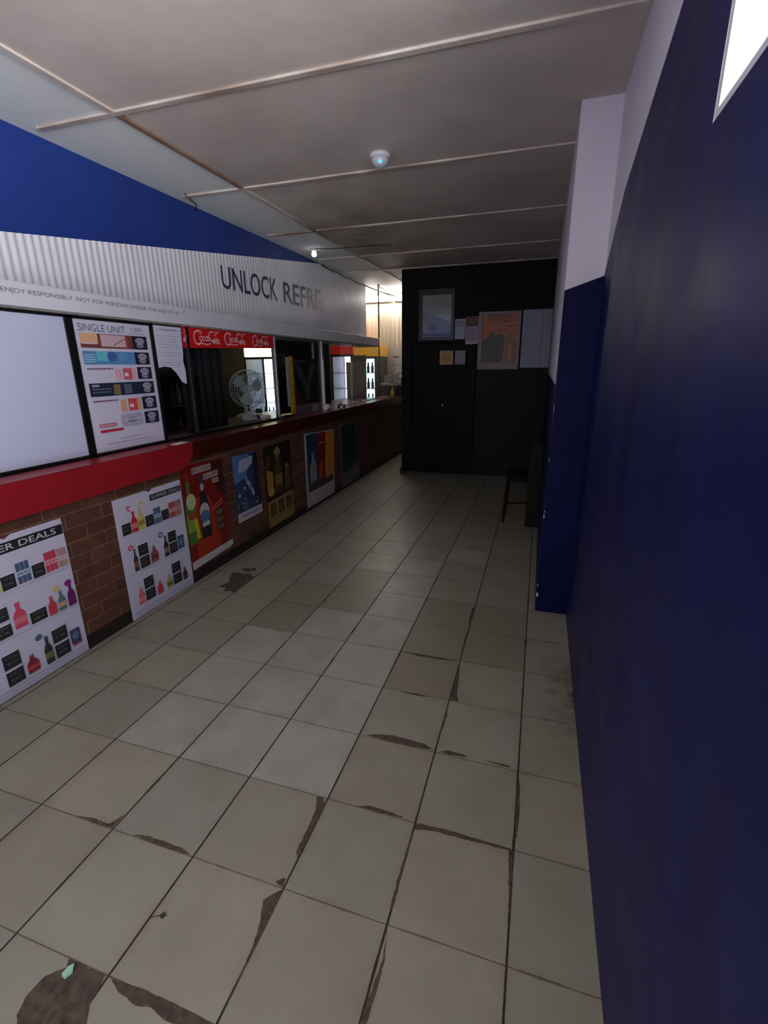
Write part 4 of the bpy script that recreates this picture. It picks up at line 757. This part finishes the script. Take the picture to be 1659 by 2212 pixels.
# ============================================================ CHAIR
mc = mottled('dark_stained_wood', (34, 24, 17), (24, 17, 12), 8, .6); mc.node_tree.nodes['Principled BSDF'].inputs['Specular IOR Level'].default_value = .15
t = empty('dark_chair', (-.08, 4.8, 0), 'dark wooden chair with solid back standing against the right wall', 'chair')
b = B(); b.box(-.25, .0, 4.66, 5.05, .43, .475, mat((20, 16, 14), .7, spec=.1), .012); b.build('seat', t)
b = B(); pts = [(-.045, 0), (.074, 0), (.074, .80), (.05, .83), (-.0, .822), (-.03, .79), (-.04, .60)]
b.prism([(x, 4.615, z) for x, z in pts], (0, .03, 0), mc); b.build('side_panel', t, label='solid side panel')
b = B(); b.prism([(x, 5.03, z) for x, z in pts], (0, .03, 0), mc); b.build('side_panel', t, label='solid side panel')
b = B(); b.box(.02, .06, 4.646, 5.03, .45, .80, mc, .01); b.build('backrest', t)
for y in (4.69, 4.99):
    b = B(); b.cyl((-.255, y, 0), (-.235, y, .435), .012, mc, .018, 10); b.build('leg', t)
b = B(); b.cyl((-.245, 4.99, .12), (-.04, 4.99, .14), .008, mc, seg=8); b.build('stretcher', t)

# ============================================================ CEILING THINGS, SMALL THINGS
t = empty('motion_sensor', (-1.02, 3.17, 2.72), 'white domed motion sensor with a blue light on the ceiling', 'sensor')
b = B(); b.lathe([(.062, 0), (.062, -.018), (.055, -.022)], (-1.02, 3.17, 2.7195), mat((206, 204, 206), .4)); b.build('base', t)
b = B(); b.lathe([(.055, -.022), (.05, -.045), (.035, -.062), (.015, -.070), (.001, -.071)], (-1.02, 3.17, 2.7195), mat((190, 190, 196), .25)); b.build('dome', t)
b = B(); bmesh.ops.create_icosphere(b.bm, subdivisions=2, radius=.009, matrix=Matrix.Translation((-1.005, 3.128, 2.668))); b.mi(mat((40, 190, 240), .3, emit=4)); b.build('indicator', t, label='glowing blue indicator')
t = empty('ceiling_bulb', (-2.42, 5.19, 2.72), 'small glowing bulb holder on the ceiling near the blue wall', 'lamp')
b = B(); b.cyl((-2.42, 5.19, 2.7195), (-2.42, 5.19, 2.695), .03, mat((210, 205, 200), .4)); b.build('holder', t)
b = B(); b.lathe([(.012, .0), (.026, -.02), (.028, -.035), (.018, -.052), (.001, -.057)], (-2.42, 5.19, 2.695), mat((240, 242, 255), .3, emit=7)); b.build('bulb', t)
dk = mat((46, 38, 32), .7)
b = B(); b.tube([(-2.39, 5.19, 2.716), (-2.25, 5.24, 2.715), (-2.1, 5.2, 2.703), (-1.9, 5.26, 2.715), (-1.6, 5.3, 2.716)], .004, dk); b.build('ceiling_cable', label='thin dark cable running from the ceiling bulb across the ceiling', cat='cable')
b = B(); b.tube([(-2.66, 5.9 + i * .25, 2.70 - .012 * (i % 2) - .003 * i) for i in range(7)] + [(-2.6, 7.6, 2.66), (-2.52, 7.75, 2.63), (-2.40, 8.0, 2.60), (-2.2, 8.37, 2.57)], .008, dk); b.build('wall_cable', label='dark cable along the wall top sagging towards the tube light', cat='cable')
b = B(); b.tube([(-2.55, 3.33, 2.715), (-2.58, 3.42, 2.71), (-2.60, 3.52, 2.70), (-2.67, 3.6, 2.69)], .004, dk); b.build('wire_end', label='short dark wire at the ceiling edge above the blue wall', cat='wire')
b = B(); b.prism([(-1.068, .535, .004), (-1.054, .532, .004), (-1.046, .548, .004), (-1.056, .562, .004), (-1.066, .552, .004)], (0, .002, .008), mat((150, 196, 168), .2)); b.build('glass_shard', label='pale green glass shard in the broken tile hole', cat='shard')
b = B(); b.prism([(-.93, .728, .001), (-.918, .724, .001), (-.912, .735, .001), (-.922, .742, .001)], (0, 0, .004), mat((50, 44, 42), .7)); b.tube([(-.928, .73, .002), (-.945, .722, .002), (-.952, .712, .002)], .0012, mat((50, 44, 42), .7), 5); b.build('dirt_crumb', label='tiny dark crumb with a tail on the near floor tile', cat='crumb')
